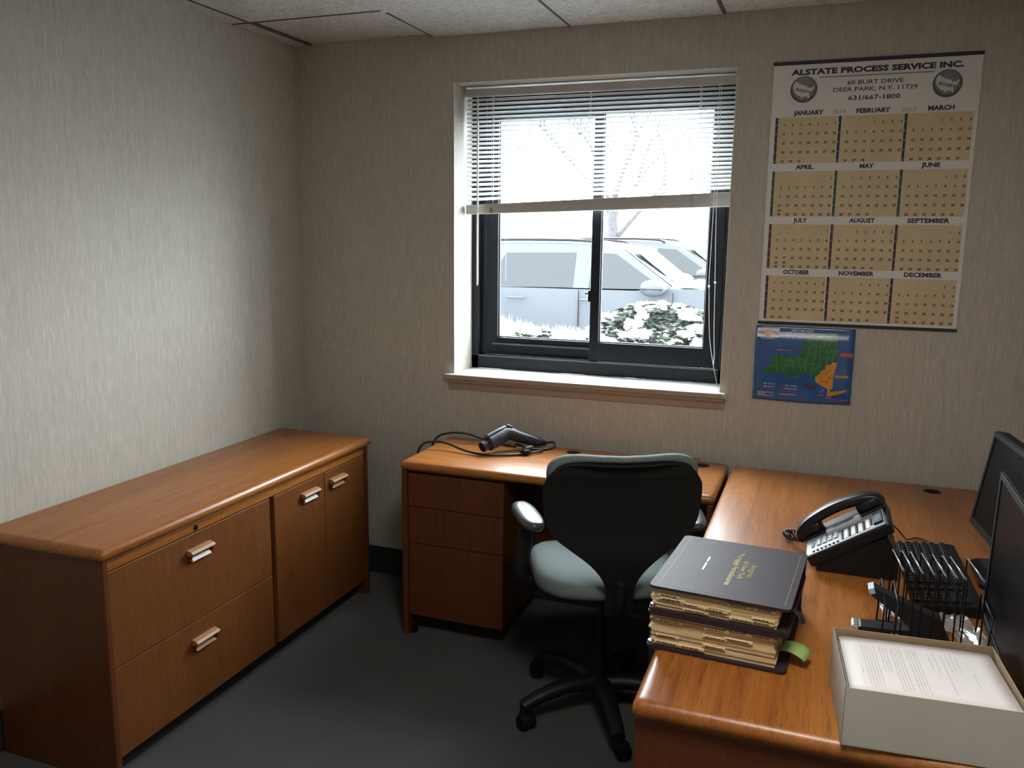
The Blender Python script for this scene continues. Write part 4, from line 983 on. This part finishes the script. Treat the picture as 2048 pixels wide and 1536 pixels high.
def make_car(name, label, loc):
    c = thing(name, label, 'car', loc, 0, 'cars parked outside the window')
    low = [(-2.62, .30), (-2.70, .45), (-2.72, .80), (-2.66, 1.05), (-2.60, 1.17), (-1.0, 1.165), (.3, 1.168), (.72, 1.20), (1.14, 1.20), (1.60, 1.10), (1.92, .98), (2.06, .80), (2.08, .45), (2.0, .30), (1.72, .28), (1.70, .45), (1.58, .62), (1.36, .70), (1.14, .62), (1.02, .45), (1.0, .28), (-1.30, .28), (-1.32, .45), (-1.44, .62), (-1.66, .70), (-1.88, .62), (-2.0, .45), (-2.02, .28)]
    bm = B(); rows = []
    for y, ins in ((0.03, .0), (0, .02), (1.84, .02), (1.81, .0)):
        rows.append([bm.verts.new((x, y + (0.05 if z > 1.1 and y < .9 else -.05 if z > 1.1 else 0) + (.04*(.6-z) if z < .6 and y < .9 else 0), z)) for x, z in low])
    rows = [rows[1], rows[2]]
    bridge(bm, rows[0], rows[1]); bm.faces.new(rows[0][::-1]); bm.faces.new(rows[1])
    for v in [v for v in bm.verts if not v.link_faces]: bm.verts.remove(v)
    obj('body', bm, 'carpaint', c, 30)
    gh = [(-2.58, 1.16), (-2.40, 1.55), (-2.25, 1.63), (-1.5, 1.69), (-.6, 1.70), (-.1, 1.675), (.12, 1.63), (.75, 1.19)]
    bm = B(); rows = []
    for s in (0, 1): rows.append([bm.verts.new((x, (.06 + (z-1.16)*.34) if s == 0 else 1.84-.06-(z-1.16)*.34, z)) for x, z in gh])
    bridge(bm, rows[0], rows[1]); bm.faces.new(rows[0][::-1]); bm.faces.new(rows[1]); obj('cabin', bm, 'carpaint', c, 30)
    def pane(pts, side=0):
        bm = B(); o_ = .004
        f = lambda x, z, d: (x, (.06 + (z-1.16)*.34 - d) if side == 0 else 1.84-.06-(z-1.16)*.34 + d, z)
        a = [bm.verts.new(f(x, z, o_)) for x, z in pts]; b = [bm.verts.new(f(x, z, -.02)) for x, z in pts]
        bridge(bm, a, b); bm.faces.new(a); bm.faces.new(b[::-1]); return obj('side_window', bm, 'carglass', c)
    for sd_ in (0, 1):
        pane([(-2.42, 1.19), (-1.62, 1.185), (-1.42, 1.56), (-2.28, 1.52)], sd_)
        pane([(-1.50, 1.185), (-.42, 1.18), (-.42, 1.585), (-1.30, 1.57)], sd_)
        pane([(-.23, 1.18), (.58, 1.19), (.50, 1.29), (.06, 1.575), (-.22, 1.59)], sd_)
    bm = B(); M = Matrix(((0, .63, 0, 0), (1, 0, 0, 0), (0, -.44, 0, 0), (0, 0, 0, 1)))
    poly(bm, [(.135, .30, 1.632), (.72, .20, 1.225), (.72, 1.64, 1.225), (.135, 1.54, 1.632)]); o_ = obj('windscreen', bm, 'carglass', c); sdm = o_.modifiers.new('t', 'SOLIDIFY'); sdm.thickness = .02
    bm = B(); grid(bm, lambda u, v: Vector((-2.3+2.4*u, .26+1.32*v, 1.69 + .05*math.sin(PI*min(1, max(0, u)))**.5 + .02*mnoise.noise(Vector((u*9, v*6, 0))) - .06*abs(u-.55)**2*4)), 24, 12); o_ = obj('roof_snow', bm, 'snow', c, True); o_.modifiers.new('t', 'SOLIDIFY').thickness = .06
    bm = B(); grid(bm, lambda u, v: Vector((.80+1.05*u, .12+1.6*v, 1.225 - .19*u*u + .02 + .012*mnoise.noise(Vector((u*7, v*8, 2))))), 14, 14); o_ = obj('hood_snow', bm, 'snow', c, True); o_.modifiers.new('t', 'SOLIDIFY').thickness = .03
    bm = B(); grid(bm, lambda u, v: Vector((.20+.52*u, .55+1.0*v, 1.625-.40*u + .02 + .008*mnoise.noise(Vector((u*7, v*8, 4))))), 10, 10); o_ = obj('windscreen_snow', bm, 'snow', c, True); o_.modifiers.new('t', 'SOLIDIFY').thickness = .02
    for s in (0, 1):
        yy = .23 if s == 0 else 1.61
        bm = B(); tube(bm, [(-2.25, yy, 1.665), (-1.7, yy, 1.715), (-.7, yy, 1.73), (-.25, yy, 1.715), (-.12, yy, 1.68)], .016, 8); obj('roof_rail', bm, 'carblack', c, True)
        yy = -.10 if s == 0 else 1.94; q = 1 if s == 0 else -1
        bm = B(); M = Matrix.Translation((.555, yy, 1.20)); V = bmesh.ops.create_uvsphere(bm, u_segments=16, v_segments=10, radius=1)['verts']
        for v in V: v.co = M @ Vector((v.co.x*.15, v.co.y*.085, v.co.z*.085 + (.02 if v.co.z > 0 else 0)))
        cyl(bm, (.62, yy+q*.08, 1.17), (.66, yy+q*.17, 1.19), .03, .04, 10); mr = obj('door_mirror', bm, 'carpaint', c, True)
        bm = B(); bx(bm, .425, .675, yy-.088, yy+.088, 1.197, 1.207, .003); obj('mirror_seam', bm, 'carblack', mr)
        for x in (-1.10, -.20):
            bm = B(); y0 = -.035 if s == 0 else 1.875; tube(bm, [(x-.11, y0+q*.03, 1.05), (x-.07, y0, 1.052), (x+.07, y0, 1.052), (x+.11, y0+q*.03, 1.05)], .014, 8, squash=.8); obj('door_handle', bm, 'carpaint', c, True)
        for x in (-1.36, -.33, .76):
            bm = B(); y0 = -.003 if s == 0 else 1.843; bx(bm, x-.003, x+.003, min(y0, y0+q*.02), max(y0, y0+q*.02), .42, 1.16); obj('door_seam', bm, 'carblack', c)
        bm = B(); y0 = -.012 if s == 0 else 1.836; bx(bm, -1.30, .98, y0, y0+.016, .42, .52, .006); obj('side_moulding', bm, 'carblack', c)
        for x in (-1.66, 1.36):
            bm = B(); y0, y1 = (.02, .22) if s == 0 else (1.62, 1.82); cyl(bm, (x, y0, .33), (x, y1, .33), .33, n=28); wh = obj('wheel', bm, 'tyre', c, 40)
            bm = B(); yf = y0-.004 if s == 0 else y1+.004; cyl(bm, (x, yf, .33), (x, (y0+y1)/2, .33), .22, n=24); obj('wheel_rim', bm, 'steel', wh, 40)
    for y in (.35, 1.49):
        bm = B(); bx(bm, 1.88, 2.0, y-.2, y+.2, .78, .92, .03); obj('headlamp', bm, 'chrome', c)
        bm = B(); bx(bm, -2.73, -2.6, y-.25 if y < 1 else y+.05, y-.05 if y < 1 else y+.25, .95, 1.2, .02); obj('tail_lamp', bm, 'mapred', c)
    return c
car = make_car('parked_car', 'silver parked car with roof rails seen just beyond the snow bank', (0, 6.0, -.13))
c2 = car.copy(); COL.objects.link(c2); c2.location = (.12, 9.4, -.11); c2['label'] = 'snow-covered parked car standing behind the nearer silver car'
for chd in list(car.children):
    k = chd.copy(); COL.objects.link(k); k.parent = c2
    for g in list(chd.children):
        kk = g.copy(); COL.objects.link(kk); kk.parent = k

def tree(label, loc, seed, h=5.0, r=.15):
    rnd = random.Random(seed); t = thing('bare_tree', label, 'tree', loc, 0, 'bare snowy trees beyond the cars')
    bt, bs = B(), B()
    tube(bt, [(0, 0, -.3), (.02, 0, h*.12), (-.03, .02, h*.30), (.02, 0, h*.36)], r, 10, 4, radii=[r*1.25, r, r*.85, r*.7]); obj('trunk', bt, 'bark', t, True)
    br = B()
    def grow(p, d, ln_, rad, lev):
        q = p + d*ln_*.5 + Vector((rnd.uniform(-1, 1), rnd.uniform(-1, 1), rnd.uniform(0, 1)))*ln_*.08; e = p + d*ln_
        tube(br, [p, q, e], rad, 6 if lev < 2 else 4, 2, radii=[rad, rad*.8, rad*.55])
        tube(bs, [p + Vector((0, 0, rad*.7)), q + Vector((0, 0, rad*.7)), e + Vector((0, 0, rad*.6))], rad*.75, 5, 2, radii=[rad*.6, rad*.65, rad*.4])
        if lev < 3:
            for _ in range(3 if lev < 2 else 2):
                a = Vector((rnd.uniform(-1, 1), rnd.uniform(-1, 1), rnd.uniform(-.1, .9))).normalized()
                grow(p + (e-p)*rnd.uniform(.5, 1), (d*.75 + a*.75).normalized(), ln_*rnd.uniform(.55, .75), rad*.55, lev+1)
    for k in range(6):
        a = k*2*PI/6 + rnd.uniform(-.3, .3); grow(Vector((0, 0, h*(.22+.03*k))), Vector((math.cos(a)*.65, math.sin(a)*.65, .75)).normalized(), h*.3, r*.5, 0)
    obj('branches', br, 'bark', t, True); obj('branch_snow', bs, 'snow', t, True)
tree('bare snowy tree seen through right window pane above the cars', (-1.88, 14.0, .35), 5, 5.4, .12)

def shrub(label, loc, seed, rx, ry, rz, nl):
    rnd = random.Random(seed); s = thing('snowy_shrub', label, 'shrub', loc, 0, 'shrubs under the window outside')
    bm = B()
    for k in range(7):
        a = rnd.uniform(0, 2*PI); tube(bm, [(0, 0, -.05), (math.cos(a)*rx*.3, math.sin(a)*ry*.3, rz*.7), (math.cos(a)*rx*.75, math.sin(a)*ry*.75, rz*1.5)], .008, 5, 3)
    obj('stems', bm, 'bark', s)
    bm = B()
    for k in range(nl):
        th = rnd.uniform(0, 2*PI); ph_ = math.acos(rnd.uniform(-.5, 1)); q = rnd.uniform(.78, 1.03)
        c = Vector((rx*q*math.sin(ph_)*math.cos(th), ry*q*math.sin(ph_)*math.sin(th), rz + rz*q*math.cos(ph_)))
        n = Vector((rnd.uniform(-1, 1), rnd.uniform(-1, 1), rnd.uniform(-.4, 1))).normalized(); u, w = frame(n); l, wd = rnd.uniform(.022, .045), rnd.uniform(.008, .014)
        poly(bm, [c-u*l, c+w*wd, c+u*l+n*.006, c-w*wd])
    obj('foliage', bm, 'leaf', s, fixn=False)['kind'] = 'stuff'
    for k in range(int(nl/32)):
        th = rnd.uniform(0, 2*PI); ph_ = math.acos(rnd.uniform(.05, 1)); bm = B()
        c = Vector((rx*.95*math.sin(ph_)*math.cos(th), ry*.95*math.sin(ph_)*math.sin(th), rz + rz*.97*math.cos(ph_)))
        V = bmesh.ops.create_icosphere(bm, subdivisions=3, radius=1)['verts']; a, b, d_ = rnd.uniform(.03, .075), rnd.uniform(.03, .065), rnd.uniform(.016, .036)
        for v in V:
            j = 1 + .6*mnoise.noise(v.co*2.8 + Vector((k, seed, 0))); v.co = c + Vector((v.co.x*a*j, v.co.y*b*j, v.co.z*d_*j))
        obj('snow_clump', bm, 'snow', s, True)
shrub('snow-laden leafy shrub outside the right window pane', (1.42, 1.72, .56), 2, .50, .30, .335, 2600)
shrub('snow-laden shrub farther right outside the window frame', (2.34, 1.62, .56), 6, .27, .26, .32, 900)
shrub('low snowy shrub outside between the two panes', (.56, 1.80, .50), 8, .20, .22, .27, 700)

hb = thing('far_building', 'pale low building with teal fascia far behind the cars', 'building', (-4.6, 36, .6))
bm = B(); bx(bm, -4, 3.5, 0, 6, 0, 2.2, .02); obj('wall', bm, 'bldgwall', hb)
bm = B(); bx(bm, -.95, .75, -.15, 0, 1.30, 1.72, .02); obj('fascia', bm, 'bldg', hb)
bm = B(); prism(bm, [(-4.2, 2.2), (3.7, 2.2), (3.2, 3.0), (-3.7, 3.0)], Matrix(((1, 0, 0, 0), (0, 0, 1, -.2), (0, 1, 0, 0), (0, 0, 0, 1))), 6.4); obj('roof', bm, 'bldgroof', hb)
